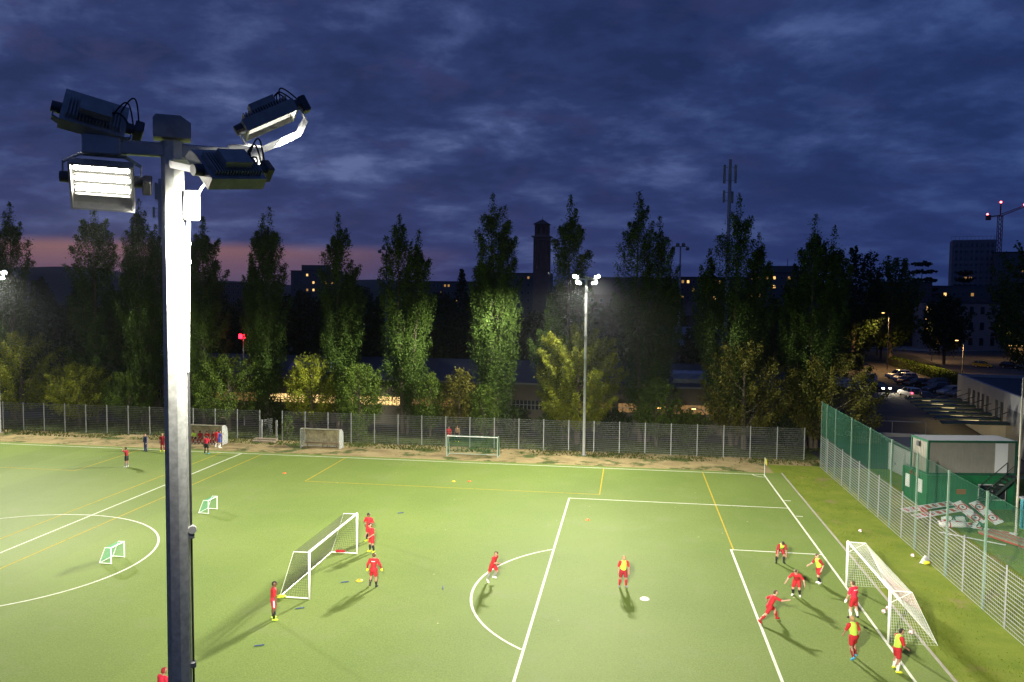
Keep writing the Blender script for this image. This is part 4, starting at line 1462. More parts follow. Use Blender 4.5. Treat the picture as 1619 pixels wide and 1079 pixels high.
def poplar(label, x, y, spires, group, n=11000, leaf=0.185, m=None, seed=0):
    """spires: (dx, dy, height, width)"""
    t = empty('poplar_tree', (x, y, 0), 0, label, 'tree', group)
    b = MB()
    S, E, G = [], [], []
    for (dx, dy, H, W) in spires:
        b.tube([(dx * 0.25, dy * 0.25, 0), (dx * 0.5, dy * 0.5, H * 0.25), (dx, dy, H * 0.6), (dx, dy, H * 0.93)], [W * 0.055, W * 0.045, W * 0.025, 0.02], 7)
        k = int(16 + H * 2.1)
        for i in range(k):
            f = 0.08 + 0.90 * ((i + random.random()) / k)
            z0 = H * f * 0.90
            env = W / 2 * min(1.0, (f / 0.16) ** 0.5) * (1 - max(0, (f - 0.50) / 0.50) ** 2.5) ** 0.72
            env = max(env, 0.32 * W / 2) * random.uniform(0.66, 1.2) * 1.12
            a = i * 2.4 + random.uniform(-0.5, 0.5)
            Lp = random.uniform(2.6, 6.0) * (1.1 - 0.55 * f)
            r0, r1 = env * 0.30, env * 0.92
            # the sway of the whole row in the wind
            S.append((dx * min(1, z0 / (H * 0.5)) + r0 * cos(a), dy + r0 * sin(a), z0 - 0.4))
            E.append((dx * min(1, z0 / (H * 0.5)) + r1 * cos(a) + 0.10, dy + r1 * sin(a), min(z0 + Lp, H * (0.90 + 0.10 * random.random() - 0.08 * min(1, r1 / (W * 0.35))))))
            G.append(random.uniform(0.52, 0.86) * (1.10 - 0.40 * f) * (W / 4.6) ** 0.5)
        S.append((dx, dy, H * 0.80)); E.append((dx + 0.1, dy, H)); G.append(0.46)
        for q in range(4):
            b.tube([(dx * 0.4, dy * 0.4, H * (0.12 + 0.1 * q)), (dx * 0.6 + W * 0.2 * cos(q * 2.1), dy + W * 0.2 * sin(q * 2.1), H * (0.28 + 0.1 * q))], [0.08, 0.03], 5)
    b.build('trunk', M_BARK, t)
    P = plumes(np.array(S), np.array(E), np.array(G), n)
    P = P[P[:, 2] > 0.9]
    V, F = leaves(P, leaf, updir=np.array((0, 0, 0.35)))
    o = link('crown', np_mesh('crown', V, F), m or L_POPLAR, t)
    return t


def broad_tree(label, x, y, H, W, group, n=5200, leaf=0.20, m=None, base=0.18, trunk_h=None, name='leafy_tree', cat='tree', up=0.5, sprays=70, sig=0.55):
    t = empty(name, (x, y, 0), random.uniform(0, 6.28), label, cat, group)
    b = MB()
    th = trunk_h if trunk_h is not None else H * base
    b.tube([(0, 0, 0), (0.05, 0.02, th), (0.1, 0.05, H * 0.45), (0.05, 0.1, H * 0.8)], [W * 0.028 + 0.04, W * 0.024 + 0.03, W * 0.014 + 0.02, 0.015], 7)
    S, E, G = [], [], []
    cz = (H + th) / 2
    hz = (H - th) / 2
    for i in range(sprays):
        u = -0.75 + 1.75 * (i + 0.5) / sprays
        u = max(-0.95, min(0.985, u + random.uniform(-0.1, 0.1)))
        a = i * 2.39996 + random.uniform(-0.3, 0.3)
        r = sqrt(1 - u * u)
        k = random.uniform(0.72, 1.08)
        end = Vector((W / 2 * r * cos(a) * k, W / 2 * r * sin(a) * k, cz + hz * u * (0.85 + 0.15 * k)))
        start = Vector((end.x * 0.25, end.y * 0.25, max(th * 0.8, end.z - hz * up - abs(end.x) * 0.3)))
        S.append(start); E.append(end)
        G.append(sig * random.uniform(0.7, 1.3))
        if i % 5 == 0:
            b.tube([(0.05, 0.03, max(th, start.z - 0.6)), start, (start + end) / 2], [W * 0.012 + 0.015, 0.03, 0.012], 5)
    b.build('trunk', M_BARK, t)
    P = plumes(np.array([tuple(v) for v in S]), np.array([tuple(v) for v in E]), np.array(G), n, 0.5)
    P = P[P[:, 2] > 0.25]
    V, F = leaves(P, leaf, updir=np.array((0, 0, 0.15)))
    link('crown', np_mesh('crown', V, F), m or L_BUSH, t)
    return t


PG = 'row of poplars behind the far fence'
PY = 14.0
for lab, x, sp in (
        ('tall dark poplar at the left picture edge', -85.6, [(0, 0, 26.1, 4.6), (-1.6, 0.4, 20, 4.2)]),
        ('tall dark poplar left of the lamp heads, above the lit bushes', -74.7, [(0, 0, 26.4, 5.4)]),
        ('tall poplar just left of the near mast pole', -68.7, [(-0.3, 0, 26.4, 4.6), (1.6, 0.3, 23.4, 3.4)]),
        ('shorter dark poplar between two taller ones left of the mast', -71.4, [(0, 2.5, 21.3, 4.4)]),
        ('tall dark poplar immediately right of the near mast pole', -61.0, [(0, 0, 24.3, 5.0)]),
        ('slim poplar with a twin top beside the red light', -53.4, [(0.5, 0, 25.4, 4.0), (-0.5, 0.3, 24.6, 3.4), (-1.9, 0.4, 19.5, 2.2)]),
        ('slim poplar with a low side spire on its right', -44.8, [(0, 0, 24.7, 4.2), (1.5, 0.2, 19.4, 2.6)]),
        ('poplar with a split crown above the lit warehouse wall', -37.0, [(-0.7, 0, 24.5, 4.2), (1.4, 0.4, 22.8, 3.4)]),
        ('tallest poplar with brightly lit lower leaves left of the bell tower', -26.7, [(-0.5, 0, 26.8, 4.8), (0.8, 0.2, 25.4, 3.6), (-1.7, 0.4, 21.0, 2.2)]),
        ('poplar behind the lit far floodlight mast', -18.5, [(-0.2, 0, 26.5, 4.6), (-2.4, -0.4, 13.0, 3.6)]),
        ('broad twin-topped poplar right of the lit far mast', -10.6, [(-0.8, 0, 26.8, 4.4), (1.4, 0.5, 24.2, 4.0), (2.6, 0.8, 18.8, 3.0)]),
        ('widest poplar with three tops below the antenna mast', -1.3, [(0.2, 0, 26.5, 5.2), (-2.6, 0.6, 20.8, 3.4), (2.4, 0.6, 22.5, 3.6)]),
        ('dark twin-topped poplar above the corner flag', 7.0, [(-0.4, 0, 24.4, 4.8), (1.6, 0.4, 23.2, 4.2), (-2.4, 0.3, 18.5, 3.0)])):
    poplar(lab, x, PY, sp, PG, n=42000 + 11000 * (len(sp) - 1))

BG = 'leafy trees and bushes in front of the poplars'
for lab, x, y, H, W, m, n in (
        ('wide yellow-green tree under the left floodlight', -83.1, 12, 10.9, 9.2, L_LIME, 6500),
        ('low round yellow-green tree left of the mast, touching the fence', -75.1, 11.4, 7.4, 6.8, L_LIME, 5000),
        ('small dim tree between the low round tree and the mast', -69.5, 12.2, 6.6, 5.4, L_BUSH, 3600),
        ('dim rounded tree right of the mast above the occupied shelter', -57.0, 12, 8.8, 7.6, L_BUSH, 5000),
        ('yellow-green tree above the empty team shelter', -47.4, 12.6, 8.9, 5.6, L_LIME, 4600),
        ('small tree with a pale trunk right behind the fence', -41.4, 11.6, 8.0, 5.4, L_BUSH, 4600),
        ('narrow bright sapling at the foot of the split poplar', -33.5, 12.0, 7.2, 2.8, L_BUSH, 2200),
        ('slim young tree with reddish leaves near the youth goal', -30.2, 12.2, 7.6, 3.6, L_RUST, 2600),
        ('little bush-like tree beside the slim young tree', -27.6, 11.6, 6.0, 2.8, L_BUSH, 1900),
        ('big yellow-green tree lit from above by the far mast', -17.4, 11.5, 12.9, 10.4, L_LIME, 15000),
        ('small dark tree right of the far mast', -9.1, 12, 7.2, 4.4, L_BUSH, 3000),
        ('broad brownish tree left of the corner flag', -0.2, 12, 11.3, 8.2, L_RUST, 6500),
        ('broad dark green tree at the corner of the two fences', 8.2, 11, 10.2, 9.4, L_RUST, 6500)):
    broad_tree(lab, x, y, H, W * (1.0 if 'big yellow' in lab else 1.22), BG, int(n * 2.4), m=m, trunk_h=1.5 if 'pale trunk' in lab else None)
broad_tree('small shrub on the verge just behind the far fence', -40.6, 9.0, 2.3, 2.3, BG, 1200, 0.18, L_BUSH, 0.05, name='shrub', cat='shrub', sprays=26, sig=0.28)
broad_tree('ivy-like shrub growing up the fence beside the gate', -48.1, 7.9, 2.9, 1.3, BG, 900, 0.16, L_BUSH, 0.03, name='shrub', cat='shrub', sprays=24, sig=0.22)

for k, (x, H, W, lab) in enumerate(((-24.5, 3.6, 4.2, 'dark shrub at the foot of the tallest poplar'), (-20.2, 3.0, 4.6, 'dark shrub left behind the far mast'), (-13.6, 3.4, 4.8, 'dark shrub right behind the far mast'),
                                    (-5.6, 3.8, 4.4, 'dark shrub between twin poplar and brownish tree'), (4.2, 4.4, 5.0, 'dark shrub between brownish tree and fence corner'), (-35.6, 3.0, 3.6, 'dark shrub at the foot of the split poplar'),
                                    (-52.6, 3.6, 5.0, 'dark shrub behind the fence gate'), (-64.5, 3.8, 5.4, 'dark shrub behind the mast and the person in red'), (-79.0, 3.4, 5.6, 'dark shrub under the left floodlight'))):
    broad_tree(lab, x, 13.6 + (k % 3), H, W, 'undergrowth shrubs behind the far fence', 3000, 0.22, L_BUSH if k % 2 else L_DARK, 0.03, name='shrub', cat='shrub', sprays=40, sig=0.45)

# large trees to the right, by the road
RG = 'large dark trees beside the road'
for lab, x, y, H, W, n in (('very large dark tree right of the poplars, beyond the car park', 37.6, 118, 27.0, 15.0, 9000),
                           ('large dark tree behind the hedge of the car park', 47.5, 124, 25.0, 14.0, 8000),
                           ('large dark tree beyond the white outbuilding', 27.5, 112, 25.5, 13.0, 7000),
                           ('large tree at the right picture edge above the grey building', 50.5, 62, 26.0, 15.0, 11000),
                           ('dark street tree in front of the pale house', 62.0, 132, 16.5, 12.0, 6000),
                           ('dark street tree right of the pale house entrance', 88.0, 150, 19.5, 14.0, 6000),
                           ('round street tree by the bend of the road', 50.0, 140, 17.0, 10.0, 5000)):
    broad_tree(lab, x, y, H, W, RG, n, 0.42 if y < 80 else 0.6, L_DARK if 'edge' not in lab else L_BUSH, 0.2, trunk_h=5.0 if 'car park' in lab else None, sprays=90, sig=0.95)


def cedar(label, x, y, z, H, W):
    t = empty('cedar_tree', (x, y, 0), 0, label, 'tree', 'cedars on the skyline')
    b = MB().tube([(0, 0, 0), (0, 0, H * 0.9)], [0.5, 0.1], 6)
    S, E, G = [], [], []
    for k in range(5):
        zz = H * (0.55 + 0.10 * k)
        w = W / 2 * (1.0 - 0.13 * k)
        for q in range(9):
            a = q * 0.7 + k
            r = w * random.uniform(0.6, 1.0)
            S.append((0.2 * r * cos(a), 0.2 * r * sin(a), zz)); E.append((r * cos(a), r * sin(a), zz + random.uniform(-.3, .8))); G.append(0.55)
    b.build('trunk', M_BARK, t)
    P = plumes(np.array(S), np.array(E), np.array(G), 2600, 0.4)
    P[:, 2] += 0
    V, F = leaves(P, 0.9)
    link('crown', np_mesh('crown', V, F), L_DARK, t)


for lab, x, y, H, W in (('flat-topped cedar on the skyline left of the scaffolded tower', 92, 240, 29, 17), ('small domed cedar close to the scaffolded tower', 112, 255, 26, 11),
                        ('wide domed cedar in front of the scaffolded tower', 124, 232, 27.5, 22)):
    cedar(lab, x, y, 0, H, W)
# conifer on the skyline left of the tall poplar
t = empty('conifer_tree', (-50.6, 110, 0), 0, 'pointed conifer on the skyline left of the tallest poplar', 'tree')
MB().tube([(0, 0, 0), (0, 0, 21)], [0.35, 0.05], 6).build('trunk', M_BARK, t)
S, E, G = [], [], []
for k in range(60):
    f = k / 60
    a = k * 2.4
    r = 4.2 * (1 - f) + 0.2
    S.append((0, 0, 6 + 15 * f)); E.append((r * cos(a), r * sin(a), 5.6 + 15.6 * f)); G.append(0.35)
V, F = leaves(plumes(np.array(S), np.array(E), np.array(G), 2600), 0.5)
link('crown', np_mesh('crown', V, F), L_DARK, t)

# dark garden trees between the warehouse and the town: four shapes, copied
def far_mesh(seed, H, W, kind):
    S, E, G = [], [], []
    for i in range(48):
        u = -0.6 + 1.58 * (i + 0.5) / 48
        a = i * 2.4
        r = sqrt(max(0, 1 - u * u))
        k = random.uniform(0.7, 1.1)
        end = (W / 2 * r * cos(a) * k, W / 2 * r * sin(a) * k, H * 0.58 + H * 0.42 * u)
        if kind == 1:
            f = max(0.05, 1 - (end[2] / H)) ** 0.8
            end = (end[0] * f * 1.4, end[1] * f * 1.4, end[2])
        S.append((end[0] * .3, end[1] * .3, max(1.5, end[2] - 2.5))); E.append(end); G.append(0.9 * W / 9)
    V, F = leaves(plumes(np.array(S), np.array(E), np.array(G), 2600, 0.5), 0.75)
    me = np_mesh('crown', V, F); me.materials.append(L_DARK)
    tb = MB().tube([(0, 0, 0), (0.2, 0.1, H * 0.7)], [W * 0.03, 0.06], 6)
    tm = bpy.data.meshes.new('trunk'); tm.from_pydata(tb.v, [], tb.f); tm.materials.append(M_BARK)
    return me, tm


far_meshes = [far_mesh(0, 14, 10, 0), far_mesh(1, 16, 9, 1), far_mesh(2, 12, 11, 0), far_mesh(3, 15, 8, 0)]
spots = []
random.seed(21)
for y in (44, 58, 74, 96, 122, 160, 205):
    half = 14 + (y + 74) * 0.68
    cx = -12 - 0.145 * (y + 74)
    k = int(2 * half / 17) + 1
    for i in range(k):
        x = cx - half + 2 * half * (i + random.uniform(0.15, 0.85)) / k
        if y < 140 and x > 12 + (y - 44) * 0.35:
            continue
        spots.append((x, y + random.uniform(-5, 5)))
ORD = ['nearest', 'second', 'third', 'fourth', 'fifth', 'sixth', 'seventh', 'eighth', 'ninth', 'tenth']
for i, (x, y) in enumerate(spots):
    cm, tm = far_meshes[i % 4]
    t = empty('garden_tree', (x, y, 0), random.uniform(0, 6), 'dark unlit garden tree behind the warehouse, below the town skyline', 'tree', 'dark garden trees below the skyline')
    s = random.uniform(0.75, 1.12) + max(0, (y - 90)) * 0.0018
    t.scale = (s * random.uniform(0.9, 1.2), s * random.uniform(0.9, 1.2), s)
    link('crown', cm, None, t)
    link('trunk', tm, None, t)

# ---------------------------------------------------------------- buildings
M_BEIGE = mat('beige_render', (0.13, 0.115, 0.085), 0.85, var=0.12, scale=0.7)
M_PILASTER = mat('grey_pilaster', (0.22, 0.20, 0.17), 0.85)
M_ROOFDARK = mat('dark_metal_roof', (0.030, 0.034, 0.046), 0.6, 0.2, var=0.15, scale=0.6)
M_GLASSDARK = mat('dark_glass', (0.02, 0.024, 0.03), 0.12, 0.0, spec=0.7)
M_LITWARM = emis('lit_window_warm', (1.0, 0.52, 0.14), 0.40)
M_LITDIM = emis('lit_window_dim', (1.0, 0.55, 0.20), 0.28)
M_LITSTRONG = emis('lit_lamp_warm', (1.0, 0.56, 0.18), 1.6)
M_LITCOOL = emis('lit_lamp_cool', (1.0, 0.92, 0.75), 5.0)
M_WHITEPANEL = mat('hoarding_white', (0.55, 0.56, 0.60), 0.5)
M_REDPANEL = mat('hoarding_red', (0.42, 0.03, 0.06), 0.5)
M_PALEWALL = mat('pale_wall', (0.13, 0.125, 0.12), 0.85, var=0.08, scale=0.3)
M_PINKWALL = mat('pinkish_wall', (0.12, 0.09, 0.08), 0.85, var=0.08, scale=0.3)
M_GREYWALL = mat('grey_render', (0.42, 0.415, 0.395), 0.85, var=0.07, scale=0.5)
M_FRAME = mat('window_frame', (0.30, 0.30, 0.30), 0.5)
M_TILE = mat('roof_tile', (0.13, 0.085, 0.07), 0.8, var=0.2, scale=1.2)
M_ROOFPALE = mat('pale_roof', (0.20, 0.21, 0.23), 0.6, 0.1)

wh = empty('warehouse', (-34, 20, 0), 0, 'long low warehouse with a dark roof and a lit window band behind the trees', 'building')
x0, x1 = -42.0, 42.5
# wall with an opening band for the windows
wz0, wz1 = 2.3, 3.35
MB().box((x0, 0, 0), (x1, 15.5, wz0)).build('wall', M_BEIGE, wh)
MB().box((x0, 0.25, wz0), (x1, 15.5, wz1)).build('inner_wall', M_PILASTER, wh)
MB().box((x0, 0, wz1), (x1, 15.5, 5.35)).build('wall', M_BEIGE, wh)
bay = 6.2
k = 0
x = x0
while x < x1 - 1:
    MB().box((x, -0.22, 0), (x + 0.75, 0.22, 5.33)).build('pilaster', M_PILASTER, wh)
    a, c = x + 0.75, min(x + bay, x1)
    lit = k in (2, 3, 4, 5, 6, 9, 10, 11)
    if c > a:
        win = MB().box((a, 0.12, wz0), (c, 0.16, wz1)).build('window', (emis('hall_window', (1.0, 0.66, 0.25), 1.5) if k in (5, 4, 3) else M_LITDIM) if lit else M_GLASSDARK, wh)
        f = MB()
        m_ = int((c - a) / 0.42)
        for i in range(m_ + 1):
            f.box((a + (c - a) * i / m_ - 0.025, 0.05, wz0), (a + (c - a) * i / m_ + 0.025, 0.115, wz1))
        f.box((a, 0.04, (wz0 + wz1) / 2 - 0.025), (c, 0.105, (wz0 + wz1) / 2 + 0.025))
        f.build('glazing_bars', M_FRAME, win)
    x += bay
    k += 1
MB().prism([(-0.9, 5.36), (16, 6.6), (16, 6.75), (-0.9, 5.55)], 'x', x0 - 0.5, x1 + 0.5).build('roof', M_ROOFDARK, wh)
for q, (a, c) in enumerate(((-20, -15.5), (27.0, 31.0))):
    MB().prism([(1.4, 5.6), (1.4, 6.2), (2.2, 6.75), (3.6, 7.0), (5.2, 6.8), (5.4, 5.9)], 'x', a, c).build('skylight', mat('skylight_glass', (0.16, 0.20, 0.27), 0.25, spec=0.6, var=0.3, scale=1.5), wh)
MB().box((x0, -0.95, 5.33), (x1, -0.905, 5.52)).build('gutter', M_ROOFPALE, wh)

hb = empty('advertising_boards', (-36, 37.5, 5.2), 0, 'row of white and red advertising boards on a rail above the warehouse roof', 'boards')
MB().box((-26, 0.1, -5.2), (42, 0.25, 0.2)).build('back_wall', M_ROOFDARK, hb)
for i, (a, c, m_) in enumerate(((-3.6, -0.6, M_WHITEPANEL), (-0.55, 2.2, M_REDPANEL), (2.25, 4.4, M_WHITEPANEL), (30.6, 33.6, M_WHITEPANEL), (36.6, 39.2, M_WHITEPANEL))):
    p_ = MB().box((a, -0.02, 0.35), (c, 0.03, 1.0)).build('board', m_, hb)
    g = MB()
    for j in range(7):
        xx = a + 0.35 + j * (c - a - 0.7) / 7
        g.box((xx, -0.03, 0.52), (xx + random.uniform(0.12, 0.26), -0.022, 0.80))
    g.build('lettering', M_REDPANEL if m_ is M_WHITEPANEL and i != 3 else (mat('lettering_blue', (0.08, 0.10, 0.2), 0.5) if i == 3 else M_WHITEPANEL), p_)
MB().tube([(-26, 0, 1.25), (42, 0, 1.25)], 0.04, 6).build('rail', M_GALV, hb)
for xx in range(-26, 43, 4):
    MB().tube([(xx, 0.05, 0), (xx, 0.05, 1.25)], 0.03, 6).build('rail_post', M_GALV, hb)


def windows(parent, x0, x1, y, zs, n, w, h, lit=(), strong=(), m_dark=None):
    """rows of windows on the front face (y is the face plane), each with its own recessed pane, frame and sill"""
    c = 0
    for zi, z in enumerate(zs):
        for i in range(n):
            xc = x0 + (x1 - x0) * (i + 0.5) / n
            mm = m_dark or M_GLASSDARK
            if c in lit:
                mm = M_LITWARM
            if c in strong:
                mm = M_LITSTRONG
            fr = MB()
            for (a, b2, e, f) in ((-w / 2 - .08, -w / 2, 0, h), (w / 2, w / 2 + .08, 0, h), (-w / 2 - .08, w / 2 + .08, h, h + .08), (-w / 2 - .12, w / 2 + .12, -.1, 0)):
                fr.box((xc + a, y - 0.10, z + e), (xc + b2, y + 0.0, z + f))
            fo = fr.build('window', M_FRAME, parent)
            MB().box((xc - w / 2, y - 0.045, z), (xc + w / 2, y - 0.003, z + h)).build('pane', mm, fo)
            c += 1


def block(name, label, loc, rz, w, d, h, floors, n, m_wall, roof='flat', lit=(), strong=(), cat='building', group=None, win=(0.9, 1.1), rm=None):
    o = empty(name, loc, rz, label, cat, group)
    MB().box((-w / 2, 0, 0), (w / 2, d, h)).build('wall', m_wall, o)
    fh = h / floors
    windows(o, -w / 2 + 0.4, w / 2 - 0.4, 0, [fh * (k + 0.32) for k in range(floors)], n, min(win[0], (w - .8) / n * 0.6), min(win[1], fh * 0.52), lit, strong)
    if roof == 'flat':
        MB().box((-w / 2 - 0.25, -0.25, h), (w / 2 + 0.25, d + 0.25, h + 0.35)).build('roof', rm or M_ROOFDARK, o)
    elif roof == 'gable':
        r = MB().prism([(-0.5, h - 0.05), (d / 2, h + d * 0.28), (d + 0.5, h - 0.05), (d + 0.5, h - 0.25), (-0.5, h - 0.25)], 'x', -w / 2 - 0.5, w / 2 + 0.5).build('roof', rm or M_TILE, o)
        MB().box((w * 0.2, d * 0.35, h + 0.2), (w * 0.2 + 0.7, d * 0.35 + 0.7, h + d * 0.28 + 1.0)).build('chimney', m_wall, r)
    elif roof == 'stepped':
        MB().box((-w / 2 - 0.25, -0.25, h), (w / 2 + 0.25, d + 0.25, h + 0.3)).build('roof', rm or M_ROOFDARK, o)
        MB().box((-w * 0.3, d * 0.2, h + 0.3), (w * 0.25, d * 0.8, h + 3.0)).build('roof_storey', m_wall, o)
        MB().tube([(w * 0.1, d * 0.5, h + 3.0), (w * 0.1, d * 0.5, h + 6)], 0.12, 5).build('aerial', M_DARKBOX, o)
    return o


TG = 'houses and blocks of the town behind the trees'
block('house', 'small house with a pale roof seen right of the far mast', (-3.2, 50, 0), 0.05, 9, 9, 8.4, 2, 4, M_PINKWALL, 'gable', group=TG, rm=M_ROOFPALE)
block('house', 'dark house with lit upper windows right of the unlit mast', (-4.5, 84, 0), 0, 13, 9, 12, 3, 5, M_PINKWALL, 'gable', lit=(12, 13), group=TG)
block('house', 'pinkish house with lit window between far mast and twin poplar', (-16.5, 92, 0), 0, 13, 9, 10.4, 3, 5, M_PINKWALL, 'gable', lit=(6, 7, 1), strong=(2,), group=TG)
block('house', 'white gabled facade seen between two poplars', (-73, 118, 0), 0.1, 8, 10, 13.0, 3, 3, M_PALEWALL, 'flat', group=TG)
block('house', 'low house with a lit doorway behind the split poplar', (-50, 66, 0), 0, 11, 8, 6.5, 2, 4, M_PINKWALL, 'gable', lit=(1, 2), group=TG)
block('house', 'dark reddish house between two poplars near the corner', (17, 78, 0), -0.1, 12, 9, 12, 3, 4, M_PINKWALL, 'gable', lit=(2,), group=TG)
block('apartment_block', 'apartment block with warm lit terraces on the skyline', (47, 262, 0), -0.1, 26, 14, 24.5, 7, 9, M_PALEWALL, 'stepped', lit=(34, 35, 36, 37, 53, 54, 55, 59), strong=(56, 57, 48), group=TG)
block('apartment_block', 'apartment block with lit corner window left of the antenna mast', (18, 262, 0), 0.05, 22, 14, 22.5, 7, 10, M_PINKWALL, 'flat', lit=(60, 66, 67, 52, 40), strong=(46, 61), group=TG)
block('apartment_block', 'long low block with lit windows just left of the bell tower', (-66, 300, 0), 0, 34, 14, 24.5, 7, 12, M_PALEWALL, 'flat', lit=(60, 61, 62, 70, 71, 80, 81, 82), strong=(58, 47), group=TG)
block('apartment_block', 'block with a rooftop storey and warm lamps between two slim poplars', (-163, 300, 0), 0.1, 22, 14, 25.0, 7, 7, M_PALEWALL, 'stepped', lit=(30, 40, 41), strong=(44, 38, 31), group=TG)
block('apartment_block', 'far flat-roofed block right of the tall poplar with small lights', (-98, 310, 0), 0, 26, 14, 20.5, 6, 14, M_PALEWALL, 'flat', lit=(75, 76, 60), strong=(50, 35), group=TG)
block('apartment_block', 'far dark block behind the poplars at the left', (-230, 320, 0), 0, 40, 14, 19.0, 6, 16, M_PINKWALL, 'flat', lit=(88, 60), strong=(72,), group=TG)
block('hall', 'broad gabled hall roof behind the far mast heads', (-14, 210, 0), 0, 27, 22, 15.5, 4, 8, M_PINKWALL, 'gable', lit=(19,), strong=(18,), group=TG)
block('hall', 'wide flat-roofed hall right of the big dark trees', (104, 238, 0), -0.15, 30, 16, 19.5, 4, 10, M_PALEWALL, 'flat', lit=(24, 30, 31, 36), strong=(33,), group=TG, rm=mat('blue_roof', (0.06, 0.10, 0.14), 0.6))
block('hall', 'lower hall with a blue-grey band in front of the wide hall', (122, 214, 0), -0.15, 34, 14, 14.5, 3, 12, M_PALEWALL, 'flat', lit=(33,), group=TG, rm=mat('blue_roof', (0.06, 0.10, 0.14), 0.6))
block('house', 'pale three-storey house with shuttered windows beside the road', (90, 186, 0), -0.12, 30, 12, 14.0, 3, 10, mat('rose_wall', (0.34, 0.27, 0.24), 0.85, var=0.08, scale=0.4), 'flat', strong=(20, 10), lit=(1,), group=TG, win=(1.1, 2.2))
block('house', 'tall narrow brick house beyond the pale three-storey house', (78, 214, 0), -0.1, 17, 12, 20.5, 5, 5, M_PINKWALL, 'flat', lit=(17,), group=TG)
pv = empty('lit_pavilion', (93, 160, 0), -0.2, 'small kiosk with a glowing canopy edge under the right-hand trees', 'kiosk')
MB().box((-4.5, 0, 0), (4.5, 4, 3.0)).build('wall', M_PINKWALL, pv)
MB().box((-5.2, -1.6, 3.2), (5.2, 4.2, 3.45)).build('canopy', M_ROOFDARK, pv)
MB().box((-5.1, -1.66, 3.0), (5.1, -1.602, 3.19)).build('light_strip', M_LITSTRONG, pv)
for k in range(5):
    MB().box((-4.2 + 1.75 * k, -0.06, 0.6), (-2.9 + 1.75 * k, -0.003, 2.6)).build('window', M_LITDIM, pv)

# bell tower
M_BRICK = mat('tower_brick', (0.30, 0.17, 0.125), 0.85, var=0.15, scale=0.8)
M_STONE = mat('tower_stone', (0.34, 0.24, 0.19), 0.85)
bt_ = empty('bell_tower', (-40.0, 182, 0), radians(-4), 'tall square brick bell tower with a low pyramid roof on the skyline', 'tower')
w = 2.35
sh = MB()
sh.box((-w, -w, 0), (w, w, 22.0))
for q in range(4):
    Mq = Matrix.Rotation(q * pi / 2, 4, 'Z')
    for (a, c) in ((-w, -1.65), (-0.95, -0.75), (-0.1, 0.1), (0.75, 0.95), (1.65, w)):
        sh.box((a, -w, 22.0), (c, -w + 0.42, 32.2), Mq)
sh.box((-w + 0.42, -w + 0.42, 22), (w - 0.42, w - 0.42, 33.0))
sh.box((-w, -w, 32.2), (w, w, 33.2))
sh.build('shaft', M_BRICK, bt_)
MB().box((-w - 0.55, -w - 0.55, 33.2), (w + 0.55, w + 0.55, 33.6)).build('cornice', M_STONE, bt_)
bf = MB()
w2 = 2.05
for q in range(4):
    Mq = Matrix.Rotation(q * pi / 2, 4, 'Z')
    for (a, c) in ((-w2, -1.35), (-0.32, 0.32), (1.35, w2)):
        bf.box((a, -w2, 33.6), (c, -w2 + 0.5, 36.9), Mq)
    bf.box((-w2, -w2, 36.4), (w2, -w2 + 0.5, 37.2), Mq)
    bf.box((-w2, -w2 + 0.01, 33.6), (w2, -w2 + 0.45, 34.3), Mq)
bf.box((-0.9, -0.9, 33.6), (0.9, 0.9, 37.0))
bf.build('belfry', M_BRICK, bt_)
MB().add([(-2.6, -2.6, 37.2), (2.6, -2.6, 37.2), (2.6, 2.6, 37.2), (-2.6, 2.6, 37.2), (0, 0, 38.9)], [(0, 3, 2, 1), (0, 1, 4), (1, 2, 4), (2, 3, 4), (3, 0, 4)]).build('roof', M_TILE, bt_)
MB().tube([(0, 0, 38.8), (0, 0, 39.8)], 0.06, 5).build('finial', M_DARKBOX, bt_)

# scaffolded tower block, crane
sb = empty('tower_block', (146, 335, 0), radians(-16), 'tower block wrapped in scaffolding on the skyline at the right', 'building')
MB().box((-9, 0, 0), (9, 18, 42.5)).build('wall', mat('sheet_grey', (0.24, 0.21, 0.22), 0.8), sb)
g = MB()
for z in np.arange(2, 44.5, 2.0):
    g.box((-9.6, -0.9, z - 0.06), (9.6, -0.78, z + 0.06))
    g.box((9.48, -0.9, z - 0.06), (9.6, 18.6, z + 0.06))
for x in np.arange(-9.6, 9.7, 1.6):
    g.box((x - 0.05, -0.9, 0), (x + 0.05, -0.8, 44.5))
g.build('scaffold', M_GALV, sb)
windows(sb, -8.5, 8.5, 0, [2 + 3.1 * k for k in range(13)], 8, 1.2, 1.5, lit=(58, 59))
sb2 = block('tower_block', 'lower pale block in front of the scaffolded tower', (158, 322, 0), radians(-16), 15, 10, 36, 11, 6, M_PALEWALL, 'flat', lit=(30, 52))
cr = empty('tower_crane', (176, 382, 0), 0, 'red tower crane with three red warning lights on the skyline', 'crane')
M_CRANE = mat('crane_red', (0.32, 0.05, 0.035), 0.6)
M_REDLAMP = emis('red_lamp', (1.0, 0.10, 0.10), 14.0)
g = MB()
for sx in (-.9, .9):
    for sy in (-.9, .9):
        g.bar((sx, sy, 0), (sx, sy, 58), 0.3)
for k in range(24):
    z = k * 2.4
    g.bar((-.9, -.9, z), (.9, -.9, z + 2.4), 0.16); g.bar((.9, -.9, z + 2.4), (.9, .9, z + 2.4), 0.16); g.bar((.9, .9, z), (-.9, .9, z + 2.4), 0.16)
g.build('tower', M_CRANE, cr)
g = MB()
jd = Vector((10.5, -2, 4.6))
for o_ in ((0, -.6, 0), (0, .6, 0), (0, 0, 1.1)):
    g.bar(Vector((0, 0, 57.5)) + Vector(o_), Vector((0, 0, 57.5)) + jd + Vector(o_) * 0.6, 0.28)
for k in range(8):
    f0, f1 = k / 8, (k + 1) / 8
    g.bar(Vector((0, -.6, 57.5)) + jd * f0, Vector((0, 0, 58.6)) + jd * f1, 0.16)
